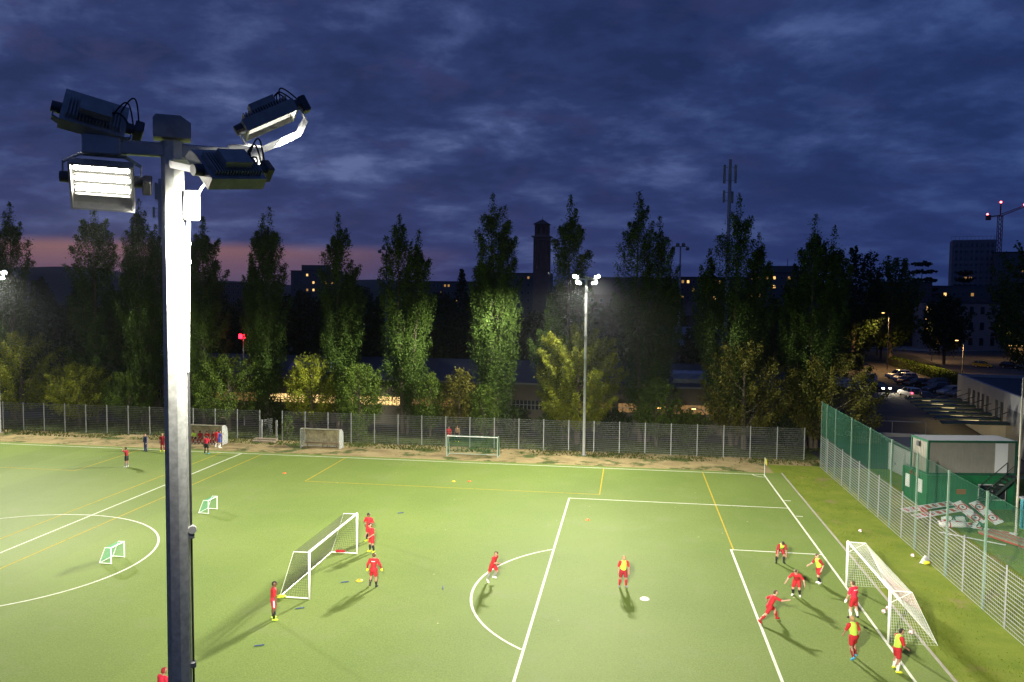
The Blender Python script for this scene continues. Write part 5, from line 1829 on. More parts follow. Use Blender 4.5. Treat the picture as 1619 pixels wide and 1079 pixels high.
g.build('jib', M_CRANE, cr)
g = MB()
g.bar((0, 0, 58), (0, 0, 64.5), 0.5); g.bar((0, 0, 58), (-5.5, 0.5, 57.4), 0.6); g.box((-6.8, -.6, 55.6), (-4.6, .8, 58.2))
g.build('counter_jib', M_CRANE, cr)
for p_ in ((0, 0, 64.8), tuple(Vector((0, 0, 58.6)) + jd), (-6.2, 0, 58.6)):
    MB().ball(p_, 0.55, 8, 5).build('warning_light', M_REDLAMP, cr)

# masts and antennas
def antenna(label, x, y, H, r):
    a = empty('antenna_mast', (x, y, 0), 0, label, 'antenna', 'antenna masts')
    MB().tube([(0, 0, 0), (0, 0, H - 4), (0, 0, H)], [r * 1.3, r, r * 0.8], 10).build('pole', M_GALV, a)
    for k, (q, z) in enumerate(((0.4, H - 1.9), (2.5, H - 1.9), (4.6, H - 1.9), (1.0, H - 5.0), (3.6, H - 5.0))):
        hh = 1.25 if k < 3 else 0.8
        px, py = 0.85 * cos(q), 0.85 * sin(q)
        MB().bevbox((px - .16, py - .10, z - hh), (px + .16, py + .10, z + hh), 0.03).build('panel_antenna', mat('antenna_grey', (0.35, 0.36, 0.35), 0.5), a)
        g = MB()
        g.bar((0, 0, z + hh * .7), (px, py, z + hh * .7), 0.06); g.bar((0, 0, z - hh * .7), (px, py, z - hh * .7), 0.06)
        g.build('bracket', M_GALV, a)
    return a


antenna('mobile phone antenna mast rising above the widest poplar', 0.9, 40, 34.2, 0.24)
antenna('antenna mast half hidden just left of the near mast pole', -82.2, 40, 32.4, 0.26)


def old_mast(label, x, y, H):
    a = empty('unlit_mast', (x, y, 0), 0, label, 'light mast', 'unlit stadium masts')
    MB().tube([(0, 0, 0), (0, 0, H)], [0.30, 0.12], 8).build('pole', M_GALV, a)
    MB().bar((-1.1, 0, H), (1.1, 0, H), 0.12).build('cross_arm', M_GALV, a)
    for k, xx in enumerate((-1.1, -0.45, 0.45, 1.1)):
        Mq = Matrix.Translation((xx, -0.25, H + (0.3 if k in (1, 2) else -0.35))) @ Matrix.Rotation(radians(35), 4, 'X')
        MB().bevbox((-.28, -.16, -.26), (.28, .16, .26), 0.05, Mq).build('lamp_head', M_HOUSING, a)
    return a


old_mast('thin unlit stadium mast between the poplars right of the far mast', -4.3, 60, 23.6)
old_mast('thin unlit stadium mast left of the split poplar', -53.2, 60, 23.0)
rs = empty('red_beacon', (-56.9, 15.6, 1.5), 0, 'red glowing signal light on a post among the dark trees', 'light')
MB().tube([(0, 0, -1.5), (0, 0, 8.8)], 0.07, 6).build('post', M_GALV, rs)
for s in (-1, 1):
    MB().bevbox((s * 0.32 - 0.22, -0.2, 8.75), (s * 0.32 + 0.22, 0.0, 9.3), 0.05).build('lamp', emis('beacon_red', (1.0, 0.012, 0.03), 9.0), rs)
ld = bpy.data.lights.new('red_beacon_light', 'POINT'); ld.energy = 60; ld.color = (1, 0.05, 0.06); ld.shadow_soft_size = 0.2
lo = bpy.data.objects.new('red_beacon_light', ld); COL.objects.link(lo); lo.parent = rs; lo.location = (0, -0.6, 9.0)

# ---------------------------------------------------------------- right side: yard, car park, road
def poly_sheet(name, pts, z, m, kind='structure'):
    o = MB().add([(x, y, z) for x, y in pts], [tuple(range(len(pts)))]).build(name, m)
    return tag(o, kind=kind)


poly_sheet('car_park', [(16, 44), (44, 44), (47, 78), (49, 104), (52, 128), (30, 128), (22, 92), (15, 60)], 0.010, ground_mat('car_park_asphalt', [(0.3, (0.060, 0.052, 0.048)), (0.7, (0.095, 0.082, 0.074))], 0.25, 20.0, 0.2, rough=0.75))
poly_sheet('road', [(56, 84), (78, 84), (82, 118), (98, 150), (112, 178), (96, 184), (74, 172), (58, 186), (52, 182), (64, 160), (60, 130), (54, 104)], 0.012, M_ROAD)
poly_sheet('pavement', [(40, 200), (140, 200), (140, 176), (113, 180), (97, 186), (75, 175), (60, 190), (45, 190)], 0.014, M_CONC)
tag(MB().box((53.3, 84, 0.0), (53.6, 130, 0.13)).build('kerb', M_CONC), kind='structure')
for k in range(7):
    sheet('parking_line', 35.5 + k * 0.5, 64 + 3.0 * k * 0 + 3.1 * k, 41.0 + k * 0.5, 64.12 + 3.1 * k, 0.016, M_WHITE_LINE)
# hedge between car park and road
hd = empty('hedge', (47.8, 100, 0), 0, 'long dark clipped hedge between the car park and the road', 'hedge')
P = np.stack([RNG.uniform(-1.1, 1.1, 9000), RNG.uniform(-22, 26, 9000), RNG.uniform(0.1, 2.0, 9000)], 1)
P[:, 0] += 0.02 * P[:, 1]
V, F = leaves(P, 0.4)
link('foliage', np_mesh('foliage', V, F), L_BUSH, hd)
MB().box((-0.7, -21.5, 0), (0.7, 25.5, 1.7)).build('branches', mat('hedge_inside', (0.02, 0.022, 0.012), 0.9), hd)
hd2 = empty('hedge', (33.0, 112, 0), 0, 'dark square hedge behind the parked white car', 'hedge')
P = np.stack([RNG.uniform(-4.5, 5, 4000), RNG.uniform(-2, 2, 4000), RNG.uniform(0.1, 3.2, 4000)], 1)
V, F = leaves(P, 0.45)
link('foliage', np_mesh('foliage', V, F), L_DARK, hd2)
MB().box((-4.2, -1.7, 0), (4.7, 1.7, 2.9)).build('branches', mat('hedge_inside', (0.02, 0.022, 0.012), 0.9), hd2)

# grey building with tall narrow windows
gb_ = empty('grey_building', (30.4, 39.0, 0), 0, 'grey rendered building with seven tall narrow windows and a flat roof', 'building')
wd = Vector((26.7 - 30.4, 12.4 - 39.0, 0)); WL = 34.0
ang = atan2(wd.y, wd.x)
gb_.rotation_euler = (0, 0, ang)
# local x runs along the wall towards the viewer, local y points to the building's inside (+X in world)
H6 = 6.0
wins = [6.0, 8.1, 10.2, 12.1, 14.0, 17.6, 19.5]
zb, zt, wwid = 2.5, 4.75, 1.15
b = MB()
b.box((0, 0, 0), (WL, 0.3, zb)); b.box((0, 0, zt), (WL, 0.3, H6))
edges = [0] + [e for wv in wins for e in (wv - wwid / 2, wv + wwid / 2)] + [WL]
for a, c in zip(edges[0::2], edges[1::2]):
    b.box((a, 0, zb), (c, 0.3, zt))
b.box((0, 0.3, 0), (0.3, 22, H6)); b.box((0.3, 21.7, 0), (WL, 22, H6)); b.box((WL - 0.3, 0.3, 0), (WL, 21.7, H6))
b.build('wall', M_GREYWALL, gb_)
for wv in wins:
    wo = MB().box((wv - wwid / 2, 0.06, zb), (wv + wwid / 2, 0.10, zt)).build('window', mat('teal_glass', (0.02, 0.04, 0.04), 0.5, spec=0.15), gb_)
    MB().box((wv - 0.03, 0.03, zb), (wv + 0.03, 0.059, zt)).build('mullion', M_FRAME, wo)
    MB().box((wv - wwid / 2 - 0.05, -0.05, zb - 0.06), (wv + wwid / 2 + 0.05, 0.05, zb - 0.002)).build('sill', M_FRAME, wo)
MB().box((0.3, 0.3, H6 - 0.55), (WL - 0.3, 21.7, H6 - 0.35)).build('roof', M_ROOFDARK, gb_)
MB().box((21.5, -0.04, 0.0), (27.5, -0.002, 4.4)).build('side_panel', mat('panel_grey', (0.22, 0.22, 0.21), 0.7), gb_)
for k, xx in enumerate((5.5, 12.5)):
    MB().bevbox((xx, 8, H6 - 0.35), (xx + 2.2, 9.6, H6 + 0.35), 0.05).build('roof_vent', M_GALV, gb_)
# slatted canopies hung from the wall on diagonal stays, lamps glowing beneath
M_CANOPY = mat('canopy_green', (0.028, 0.055, 0.045), 0.55, 0.1)
M_CANOPYLAMP = emis('canopy_lamp', (1.0, 0.78, 0.34), 1.5)
cnp = []
for k in range(7):
    xx = 2.2 + 3.35 * k
    co = empty('canopy_beam', (0, 0, 0), 0, '%s dark green canopy beam from the far corner of the grey building' % ('first second third fourth fifth sixth seventh'.split()[k]), 'canopy', 'canopy beams along the grey building')
    Mw = Matrix.Translation(gb_.location) @ Matrix.Rotation(ang, 4, 'Z')
    co.matrix_world = Mw @ Matrix.Translation((xx, 0, 0))
    MB().prism([(-6.4, 2.55), (-6.4, 2.70), (-0.03, 2.98), (-0.03, 2.72)], 'x', -0.62, 0.62).build('beam', M_CANOPY, co)
    MB().bar((0.2, -3.2, 2.85), (0.2, -0.05, 4.1), 0.07).build('stay', M_DARKBOX, co)
    lam = MB().box((-0.85, -4.4 + 0.5 * (k % 3), 2.42), (-0.72, -3.4 + 0.8 * (k % 3), 2.5)).build('lamp_tube', emis('canopy_tube', (1.0, 0.78, 0.34), 1.3), co)
    ld = bpy.data.lights.new('canopy_light', 'POINT'); ld.energy = 60; ld.color = (1.0, 0.75, 0.32); ld.shadow_soft_size = 0.15
    lo = bpy.data.objects.new('canopy_light', ld); COL.objects.link(lo); lo.parent = co; lo.location = (-0.8, -3.2, 2.2)
poly_sheet('canopy_forecourt', [(16, 12), (26, 10), (30, 38), (22, 40)], 0.012, M_ROAD)

# stacked site containers
CX = empty('site_containers', (10.3, -9.7, 0.01), radians(9), 'two green site containers with a white one stacked on top', 'container')
M_CGREEN = mat('container_green', (0.012, 0.13, 0.045), 0.5, var=0.1, scale=1.5)
M_CGREEND = mat('container_frame_green', (0.014, 0.085, 0.045), 0.5)
M_CWHITE = mat('container_white', (0.23, 0.22, 0.185), 0.6, var=0.08, scale=1.2)


def container(nm, lo, hi, m_wall, m_frame, parent):
    x0, y0, z0 = lo
    x1, y1, z1 = hi
    b = MB()
    # ribbed sides
    b.box((x0 + 0.06, y0 + 0.06, z0 + 0.05), (x1 - 0.06, y1 - 0.06, z1 - 0.05))
    for x in np.arange(x0 + 0.25, x1 - 0.2, 0.24):
        b.box((x, y0 + 0.035, z0 + 0.16), (x + 0.12, y0 + 0.062, z1 - 0.18))
    for y in np.arange(y0 + 0.25, y1 - 0.2, 0.24):
        b.box((x0 + 0.035, y, z0 + 0.16), (x0 + 0.062, y + 0.12, z1 - 0.18))
    o = b.build(nm, m_wall, parent)
    f = MB()
    t = 0.15
    for (a, c) in (((x0, y0), (x0 + t, y0 + t)), ((x1 - t, y0), (x1, y0 + t)), ((x0, y1 - t), (x0 + t, y1)), ((x1 - t, y1 - t), (x1, y1))):
        f.box((a[0], a[1], z0 + 0.001), (c[0], c[1], z1 - 0.001))
    for z in (z0, z1 - t):
        f.box((x0 + t, y0 - 0.003, z), (x1 - t, y0 + t - 0.003, z + t)); f.box((x0 + t, y1 - t, z), (x1 - t, y1, z + t))
        f.box((x0 - 0.003, y0 + t, z), (x0 + t - 0.003, y1 - t, z + t)); f.box((x1 - t, y0 + t, z), (x1, y1 - t, z + t))
    f.build('container_frame', m_frame, o)
    MB().box((x0 + 0.1, y0 + 0.1, z1 - 0.045), (x1 - 0.1, y1 - 0.1, z1 + 0.004)).build('container_roof', M_ROOFPALE, o)
    return o


CL = 6.8
c1 = container('lower_container', (0, 0, 0), (CL, 1.98, 2.58), M_CGREEN, M_CGREEN, CX)
c2 = container('lower_container', (0, 2.0, 0), (CL, 3.7, 2.58), M_CGREEN, M_CGREEN, CX)
c3 = container('upper_container', (0.02, 0.05, 2.6), (CL + 0.02, 2.6, 5.2), M_CWHITE, M_CGREEND, CX)
M_DOORW = mat('door_white', (0.66, 0.66, 0.64), 0.5)
dr = MB().box((5.15, 0.05, 2.78), (6.1, 0.085, 5.02)).build('door', M_DOORW, c3)
for yy in (0.65, 2.55):
    wv = MB().box((-0.02, yy + 0.0, 1.05), (0.03, yy + 0.62, 2.05)).build('window', M_DOORW, c1 if yy < 2 else c2)
wv = MB().box((4.0, 0.0, 0.75), (6.0, 0.034, 1.85)).build('window', M_GLASSDARK, c1)
g = MB()
for (a, c) in (((3.93, .68), (4.0, 1.92)), ((6.0, .68), (6.07, 1.92)), ((4.0, .68), (6.0, .75)), ((4.0, 1.85), (6.0, 1.92)), ((4.96, .75), (5.02, 1.85))):
    g.box((a[0], -0.02, a[1]), (c[0], 0.036, c[1]))
g.build('window_frame', mat('frame_pale', (0.45, 0.45, 0.44), 0.5), c1)
MB().box((2.3, -0.01, 1.15), (3.0, 0.033, 1.52)).build('orange_sign', mat('sign_orange', (0.32, 0.08, 0.02), 0.6), c1)
for k in range(2):
    MB().bevbox((-0.18, 1.2 + 0.9 * k, 2.2 - 0.02 * k), (0.03, 1.42 + 0.9 * k, 2.5), 0.03).build('wall_lamp', mat('rust_box', (0.25, 0.10, 0.05), 0.6), c1)
MB().bevbox((-0.1, 1.2, 4.55), (0.06, 1.6, 4.95), 0.03).build('wall_unit', M_DARKBOX, c3)
# outside stair to the upper door
stp = MB()
for k in range(11):
    stp.box((3.2 + 0.25 * k, -1.05, 0.24 * (k + 1) - 0.03), (3.48 + 0.25 * k, -0.15, 0.24 * (k + 1)))
for yy in (-1.07, -0.13):
    stp.bar((3.2, yy, 0.1), (6.0, yy, 2.6), 0.05, 0.2)
    stp.bar((3.2, yy, 1.1), (6.0, yy, 3.6), 0.04)
    stp.bar((3.25, yy, 0.1), (3.25, yy, 1.1), 0.04); stp.bar((6.0, yy, 0.0), (6.0, yy, 3.6), 0.05)
stp.box((5.9, -1.05, 2.58), (7.0, -0.05, 2.64))
stp.build('stair', mat('stair_steel', (0.06, 0.09, 0.075), 0.5, 0.4), CX)
# grey low box behind the fence, left of the containers
lb = block('store_shed', 'low grey storage shed behind the green net, left of the containers', (12.3, 1.2, 0), radians(96), 7.5, 5.2, 2.6, 1, 3, mat('shed_grey', (0.30, 0.31, 0.30), 0.7), 'flat', win=(0.01, 0.01))
lb.scale = (1, -1, 1)
# white-walled outbuilding with a bluish roof, by the car park
ob = empty('outbuilding', (21.2, 50, 0), radians(68), 'small white outbuilding with a bluish sloping roof at the car park entrance', 'building')
MB().box((-5, 0, 0), (5, 4.5, 2.7)).build('wall', M_PALEWALL, ob)
MB().prism([(-0.6, 2.6), (5.1, 3.9), (5.1, 4.05), (-0.6, 2.8)], 'x', -5.6, 5.6).build('roof', mat('blue_sheet', (0.22, 0.27, 0.36), 0.5, 0.2), ob)
MB().box((-2, -0.03, 0), (-0.9, -0.002, 2.1)).build('door', M_FRAME, ob)
# low wall with a rail and boxes in the yard
lw = empty('low_wall', (15.5, 22.5, 0), radians(-4), 'low yard wall topped by a metal rail', 'wall')
MB().box((-5, 0, 0), (5.5, 0.25, 0.55)).build('wall_base', M_GREYWALL, lw)
MB().tube([(-5, 0.12, 1.9), (5.5, 0.12, 1.9)], 0.045, 6).build('rail', M_GALV, lw)
for xx in (-5, -1.5, 2, 5.5):
    MB().tube([(xx, 0.12, 0.5), (xx, 0.12, 1.9)], 0.035, 6).build('rail_post', M_GALV, lw)
cb = empty('crate', (13.6, 18.5, 0), 0.1, 'pale wooden crate below the low yard wall', 'crate')
for k in range(4):
    MB().box((-1.3, -0.8, 0.05 + 0.3 * k), (1.3, 0.8, 0.30 + 0.3 * k)).build('plank_course', M_WOOD, cb)
bp_ = empty('covered_pool', (34.3, 54.0, 0), 0, 'bright blue tarpaulin over a low heap by the grey building', 'tarpaulin')
b = MB()
for i in range(9):
    for j in range(7):
        pass
V = []; F = []
for i in range(13):
    for j in range(9):
        u, v = i / 12 * 2 - 1, j / 8 * 2 - 1
        V.append((2.1 * u, 1.4 * v, max(0.02, 0.85 * (1 - u ** 4) * (1 - v ** 4) + 0.06 * sin(9 * u + 5 * v))))
for i in range(12):
    for j in range(8):
        F.append((i * 9 + j, (i + 1) * 9 + j, (i + 1) * 9 + j + 1, i * 9 + j + 1))
b.add(V, F).build('tarpaulin_sheet', mat('tarp_blue', (0.03, 0.14, 0.42), 0.5), bp_)

# heaps of old advertising boards beside the fence
M_BRED = mat('board_red', (0.42, 0.035, 0.03), 0.55, var=0.1, scale=3)
M_BWHITE = mat('board_white', (0.66, 0.65, 0.62), 0.55, var=0.08, scale=3)
M_BDARK = mat('board_dark', (0.05, 0.06, 0.07), 0.5)


def ad_board(label, loc, rz, tilt, L, W_, pattern, rise=0.0):
    g = empty('loose_board', loc, rz, label, 'board', 'loose advertising boards by the containers')
    g.rotation_euler = (tilt, rise, rz)
    base = M_BWHITE if pattern != 'red' else M_BRED
    MB().bevbox((-L / 2, -W_ / 2, 0), (L / 2, W_ / 2, 0.03), 0.006).build('panel', base, g)
    if pattern == 'rings':
        n = int(L / 0.95)
        for k in range(n):
            cx_ = -L / 2 + (k + 0.5) * L / n
            r = MB()
            r.prism([(cx_ + 0.30 * cos(a), 0.30 * sin(a)) for a in np.arange(0, 2 * pi, pi / 10)], 'z', 0.031, 0.034)
            r.box((cx_ - 0.48, W_ / 2 - 0.10, 0.031), (cx_ + 0.40, W_ / 2 - 0.02, 0.034))
            r.box((cx_ - 0.48, -W_ / 2 + 0.02, 0.031), (cx_ + 0.40, -W_ / 2 + 0.10, 0.034))
            ro = r.build('red_ring', M_BRED, g)
            MB().prism([(cx_ + 0.22 * cos(a), 0.22 * sin(a)) for a in np.arange(0, 2 * pi, pi / 10)], 'z', 0.0345, 0.037).build('white_disc', M_BWHITE, ro)
            MB().prism([(cx_ + 0.10 * cos(a), 0.08 * sin(a)) for a in np.arange(0, 2 * pi, pi / 6)], 'z', 0.0375, 0.040).build('emblem', M_BDARK, ro)
    elif pattern == 'stripes':
        r = MB()
        for k in range(int(L / 0.75)):
            xx = -L / 2 + 0.15 + k * 0.75
            r.box((xx, -W_ * 0.34, 0.031), (xx + 0.28 + 0.15 * (k % 2), W_ * 0.34, 0.034))
        r.build('lettering', M_BRED, g)
        d_ = MB()
        for k in range(int(L / 1.5)):
            xx = -L / 2 + 0.52 + k * 1.5
            d_.box((xx, -W_ * 0.2, 0.031), (xx + 0.1, W_ * 0.2, 0.034))
        d_.build('dark_mark', M_BDARK, g)
    return g


ad_board('long red lettered board leaning toward the containers, upper of two', (10.0, -11.2, 0.55), radians(34), radians(14), 5.4, 0.62, 'stripes')
ad_board('long red lettered board leaning toward the containers, lower of two', (10.4, -12.2, 0.40), radians(34), radians(10), 5.4, 0.62, 'stripes')
ad_board('red board crossing the two lettered boards', (9.2, -12.5, 0.62), radians(80), 0.1, 1.4, 0.45, 'red')
ad_board('tilted board with red rings nearest the container wall', (12.0, -13.2, 0.75), radians(-62), radians(16), 2.4, 0.75, 'rings', radians(24))
ad_board('tilted board with red rings in the middle of the heap', (13.2, -13.0, 0.76), radians(-62), radians(16), 2.4, 0.75, 'rings', radians(24))
ad_board('narrow white board lying across the foot of the ringed boards', (11.7, -15.3, 0.25), radians(-30), 0.1, 4.8, 0.35, 'stripes')
ad_board('white strip board lying flat on the grass', (10.6, -17.3, 0.05), radians(-36), 0.0, 4.0, 0.16, 'plain')
ad_board('short white board in front of the ringed boards', (11.0, -14.4, 0.3), radians(-24), 0.2, 2.4, 0.45, 'stripes')
for k, (x, y, r) in enumerate(((11.0, -13.4, 0.2), (10.3, -15.0, 0.1))):
    g = empty('rolled_net', (x, y, 0.3), r, ('white rolled net lying above the narrow board', 'white rolled net lying below the ringed boards')[k], 'net roll', 'rolled nets')
    MB().tube([(-0.9, 0, 0), (-0.6, 0.03, 0.02), (0.6, 0, 0), (0.9, 0.05, -0.02)], [0.16, 0.20, 0.20, 0.15], 10).build('roll', M_BWHITE, g, True)
    MB().tube([(-0.3, 0.02, 0.01), (-0.22, 0.02, 0.01)], 0.215, 10).build('strap', M_BRED, g)
for k, (x, y) in enumerate(((11.2, -13.6), (11.9, -15.6))):
    g = empty('green_trestle', (x, y, 0), 0.5 + k, ('green trestle under the ringed boards', 'green trestle at the lower end of the boards')[k], 'trestle', 'green trestles')
    for s in (-1, 1):
        MB().bar((s * 0.5, -0.3, 0), (s * 0.5, 0, 0.6), 0.06).build('leg', M_CGREEND, g)
        MB().bar((s * 0.5, 0.3, 0), (s * 0.5, 0, 0.6), 0.06).build('leg', M_CGREEND, g)
    MB().bar((-0.7, 0, 0.62), (0.7, 0, 0.62), 0.07).build('top_bar', M_CGREEND, g)
wp = empty('timber_stack', (12.9, -17.6, 0), radians(-62), 'stack of pale timber planks by the tall thin pole', 'timber')
for k in range(14):
    MB().box((-1.9 + 0.12 * random.random(), -0.7 + 0.2 * (k % 7), 0.14 + 0.11 * (k // 7)), (1.8 + 0.2 * random.random(), -0.54 + 0.2 * (k % 7), 0.23 + 0.11 * (k // 7))).build('plank', M_WOOD if k % 3 else M_BRED, wp)
for xx in (-1.3, 1.2):
    MB().box((xx - 0.07, -0.75, 0), (xx + 0.07, 0.75, 0.135)).build('bearer', M_WOOD, wp)
bb = empty('blue_cabin', (16.3, -15.0, 0), radians(9), 'turquoise corrugated cabin cut off by the right picture edge', 'cabin')
b = MB().box((-1.0, -1.0, 0), (2.2, 1.4, 2.1))
for y in np.arange(-0.95, 1.35, 0.2):
    b.box((-1.04, y, 0.1), (-1.002, y + 0.1, 2.0))
for x in np.arange(-0.95, 2.1, 0.2):
    b.box((x, -1.04, 0.1), (x + 0.1, -1.002, 2.0))
b.build('wall', mat('cabin_blue', (0.05, 0.24, 0.30), 0.5), bb)
MB().box((-1.1, -1.1, 2.1), (2.3, 1.5, 2.2)).build('roof', M_ROOFPALE, bb)
MB().ball((-0.7, -0.7, 2.35), 0.2, 8, 6).build('orange_lamp', mat('lamp_orange', (0.7, 0.2, 0.05), 0.4), bb)
tp = empty('flag_pole', (13.4, -17.1, 0), 0, 'tall thin pale pole standing at the right edge before the grey building', 'pole')
MB().tube([(0, 0, 0), (0, 0, 10.8)], [0.075, 0.045], 8).build('pole', mat('pale_pole', (0.50, 0.47, 0.40), 0.5), tp)
MB().bevbox((-0.16, -0.16, 0), (0.16, 0.16, 0.12), 0.02).build('base', M_CONC, tp)
fbn = empty('white_bag', (5.9, -22.6, 0.02), 1.1, 'crumpled white netting at the foot of the wire fence', 'netting')
V = []; F = []
for i in range(13):
    for j in range(7):
        u, v = i / 12 * 2 - 1, j / 6 * 2 - 1
        V.append((0.75 * u, 0.16 * v, max(0.0, 0.22 * (1 - v * v) * (1 - u ** 4)) + 0.05 * abs(sin(7 * u + 4 * v))))
for i in range(12):
    for j in range(6):
        F.append((i * 7 + j, (i + 1) * 7 + j, (i + 1) * 7 + j + 1, i * 7 + j + 1))
MB().add(V, F).build('netting_fold', M_NETWHITE, fbn)


# ---------------------------------------------------------------- cars
def car(label, loc, rz, colour, kind='hatch', rear_lit=False, head_lit=False, group='cars in the car park'):
    c = empty('parked_car', loc, rz, label, 'car', group)
    m = mat('paint_' + '_'.join('%d' % (v * 100) for v in colour), colour, 0.28, 0.1, spec=0.6)
    L, Wd = {'hatch': (4.1, 1.75), 'estate': (4.6, 1.8), 'van': (4.8, 1.9), 'suv': (4.5, 1.88)}[kind]
    hb, hr = {'hatch': (0.90, 1.48), 'estate': (0.92, 1.50), 'van': (1.05, 1.90), 'suv': (1.02, 1.70)}[kind]
    h = L / 2
    # lower body: side profile in (x, z), swept across with tucked-in flanks
    prof = [(-h + .06, .30), (-h, .52), (-h + .05, hb - .02), (-h + .35, hb + .03), (h - 1.25, hb), (h - .35, hb - .16), (h - .04, hb - .34), (h, .45), (h - .10, .26)]
    for wx in (h - .85, -h + .80):
        pass
    rings = [(-Wd / 2, .94), (-Wd / 2 + .07, 1.0), (Wd / 2 - .07, 1.0), (Wd / 2, .94)]
    vs, fs = [], []
    n = len(prof)
    cz = 0.6
    for y, k in rings:
        vs += [(x * (0.985 if k < 1 else 1), y, cz + (z - cz) * k) for x, z in prof]
    for r in range(3):
        for i in range(n):
            a, b2 = r * n + i, r * n + (i + 1) % n
            fs.append((a, b2, b2 + n, a + n))
    fs += [tuple(range(n - 1, -1, -1)), tuple(range(3 * n, 4 * n))]
    body = MB().add(vs, fs).build('body', m, c)
    # greenhouse
    rear = {'hatch': (-h + .12, -h + .55), 'estate': (-h + .10, -h + .40), 'van': (-h + .06, -h + .20), 'suv': (-h + .10, -h + .45)}[kind]
    front = (h - 1.20, h - 2.05) if kind != 'van' else (h - .95, h - 1.55)
    a0, a1, f0, f1 = rear[0], rear[1], front[0], front[1]
    w0, w1 = Wd / 2 - .06, Wd / 2 - .22
    vs = [(a0, -w0, hb), (f0, -w0, hb), (f0, w0, hb), (a0, w0, hb), (a1, -w1, hr - .06), (f1, -w1, hr - .06), (f1, w1, hr - .06), (a1, w1, hr - .06)]
    MB().add(vs, [(0, 1, 5, 4), (1, 2, 6, 5), (2, 3, 7, 6), (3, 0, 4, 7), (0, 3, 2, 1)]).build('windows', M_GLASSDARK, c)
    MB().add([(a1 - .05, -w1 - .03, hr - .07), (f1 + .05, -w1 - .03, hr - .07), (f1 + .05, w1 + .03, hr - .07), (a1 - .05, w1 + .03, hr - .07),
              (a1 + .1, -w1 + .1, hr), (f1 - .15, -w1 + .1, hr), (f1 - .15, w1 - .1, hr), (a1 + .1, w1 - .1, hr)],
             [(0, 1, 5, 4), (1, 2, 6, 5), (2, 3, 7, 6), (3, 0, 4, 7), (4, 5, 6, 7), (0, 3, 2, 1)]).build('roof', m, c)
    pil = MB()
    for s in (-1, 1):
        pil.bar((a0, s * (w0 + .005), hb), (a1, s * (w1 + .005), hr - .05), 0.09)
        pil.bar((f0, s * (w0 + .005), hb), (f1, s * (w1 + .005), hr - .05), 0.07)
        xm = (a1 + f1) / 2 - .1
        pil.bar((xm, s * (w0 + .005), hb), (xm, s * (w1 + .005), hr - .05), 0.08)
    pil.build('pillars', m, c)
    for sx, xx in ((1, h - .85), (-1, -h + .82)):
        for s in (-1, 1):
            y0 = s * (Wd / 2 - .20)
            wt = MB().tube([(xx, y0, .31), (xx, s * (Wd / 2 + .012), .31)], .31, 16).build('wheel', mat('tyre', (.015, .015, .015), .8), c)
            MB().tube([(xx, s * (Wd / 2 + .005), .31), (xx, s * (Wd / 2 + .02), .31)], .19, 10).build('rim', M_ALU, wt)
    for s in (-1, 1):
        MB().bevbox((h - .16, s * .62 - .17, .60), (h + .01, s * .62 + .17, .74), .02).build('headlight', emis('headlamp', (1, .9, .7), 60.0) if head_lit else mat('lamp_glass', (.5, .5, .48), .15), c)
        MB().bevbox((-h - .015, s * .70 - .13, .66), (-h + .10, s * .70 + .13, .86), .02).build('tail_light', emis('tail_lamp', (1.0, .04, .08), 16.0) if rear_lit else mat('tail_red', (.20, .01, .012), .3), c)
        MB().bevbox((f1 + .55, s * (Wd / 2 + .02) - .08, hb + .02), (f1 + .75, s * (Wd / 2 + .02) + .08, hb + .16), .03).build('mirror', m, c)
    MB().box((-h - .012, -.26, .55), (-h + .02, .26, .66)).build('number_plate', emis('lit_plate', (1, .85, .6), 1.6) if rear_lit else M_BWHITE, c)
    if head_lit:
        for s in (-1, 1):
            ld = bpy.data.lights.new('headlight_beam', 'SPOT'); ld.energy = 900; ld.color = (1, .86, .6); ld.spot_size = radians(60); ld.spot_blend = .6
            lo = bpy.data.objects.new('headlight_beam', ld); COL.objects.link(lo); lo.parent = c; lo.location = (h + .05, s * .62, .68)
            lo.rotation_euler = Vector((-1, 0, .10)).to_track_quat('Z', 'Y').to_euler()
    return c


WHT, SIL, BLK, RDC, GRY, DBL = (.70, .70, .68), (.35, .36, .37), (.02, .02, .022), (.22, .01, .014), (.08, .085, .09), (.03, .04, .07)
PZ = 0.014
car('white hatchback parked apart at the car park entrance', (32.3, 84.2, PZ), radians(70), WHT, 'suv')
car('white estate car parked behind a white van at the far row', (39.6, 92.5, PZ), radians(-165), WHT, 'suv')
car('white van parked second in the far row by the hedge', (39.5, 88.6, PZ), radians(-160), WHT, 'estate')
car('dark red hatchback parked next to the white van', (38.0, 82.5, PZ), radians(-158), RDC, 'hatch')
car('black car parked beside the dark red hatchback', (38.6, 78.8, PZ), radians(-158), BLK, 'estate')
car('black off-road car parked nearest the hedge middle', (41.2, 77.6, PZ), radians(-155), (.05, .012, .012), 'suv')
car('white car with red brake lights driving in the car park', (32.4, 63.4, PZ), radians(98), WHT, 'estate', rear_lit=True)
car('dark car behind the white one with its headlights on', (29.8, 70.0, PZ), radians(-75), BLK, 'hatch', head_lit=True)
car('dark grey car parked below the car with brake lights', (32.6, 58.4, PZ), radians(95), GRY, 'hatch')
car('dark blue car parked left of two others by the grey building', (38.8, 70.2, PZ), radians(-155), DBL, 'suv')
car('silver car parked between two others by the grey building', (39.8, 67.0, PZ), radians(-155), SIL, 'hatch')
car('grey car half hidden by the corner of the grey building', (40.3, 64.0, PZ), radians(-155), GRY, 'hatch')
car('yellow car parked along the road', (67.5, 124.0, 0.014), radians(-35), (.62, .42, .02), 'hatch', group='cars along the road')
car('dark car parked right of the yellow car along the road', (72.8, 123.0, 0.014), radians(-35), BLK, 'hatch', group='cars along the road')


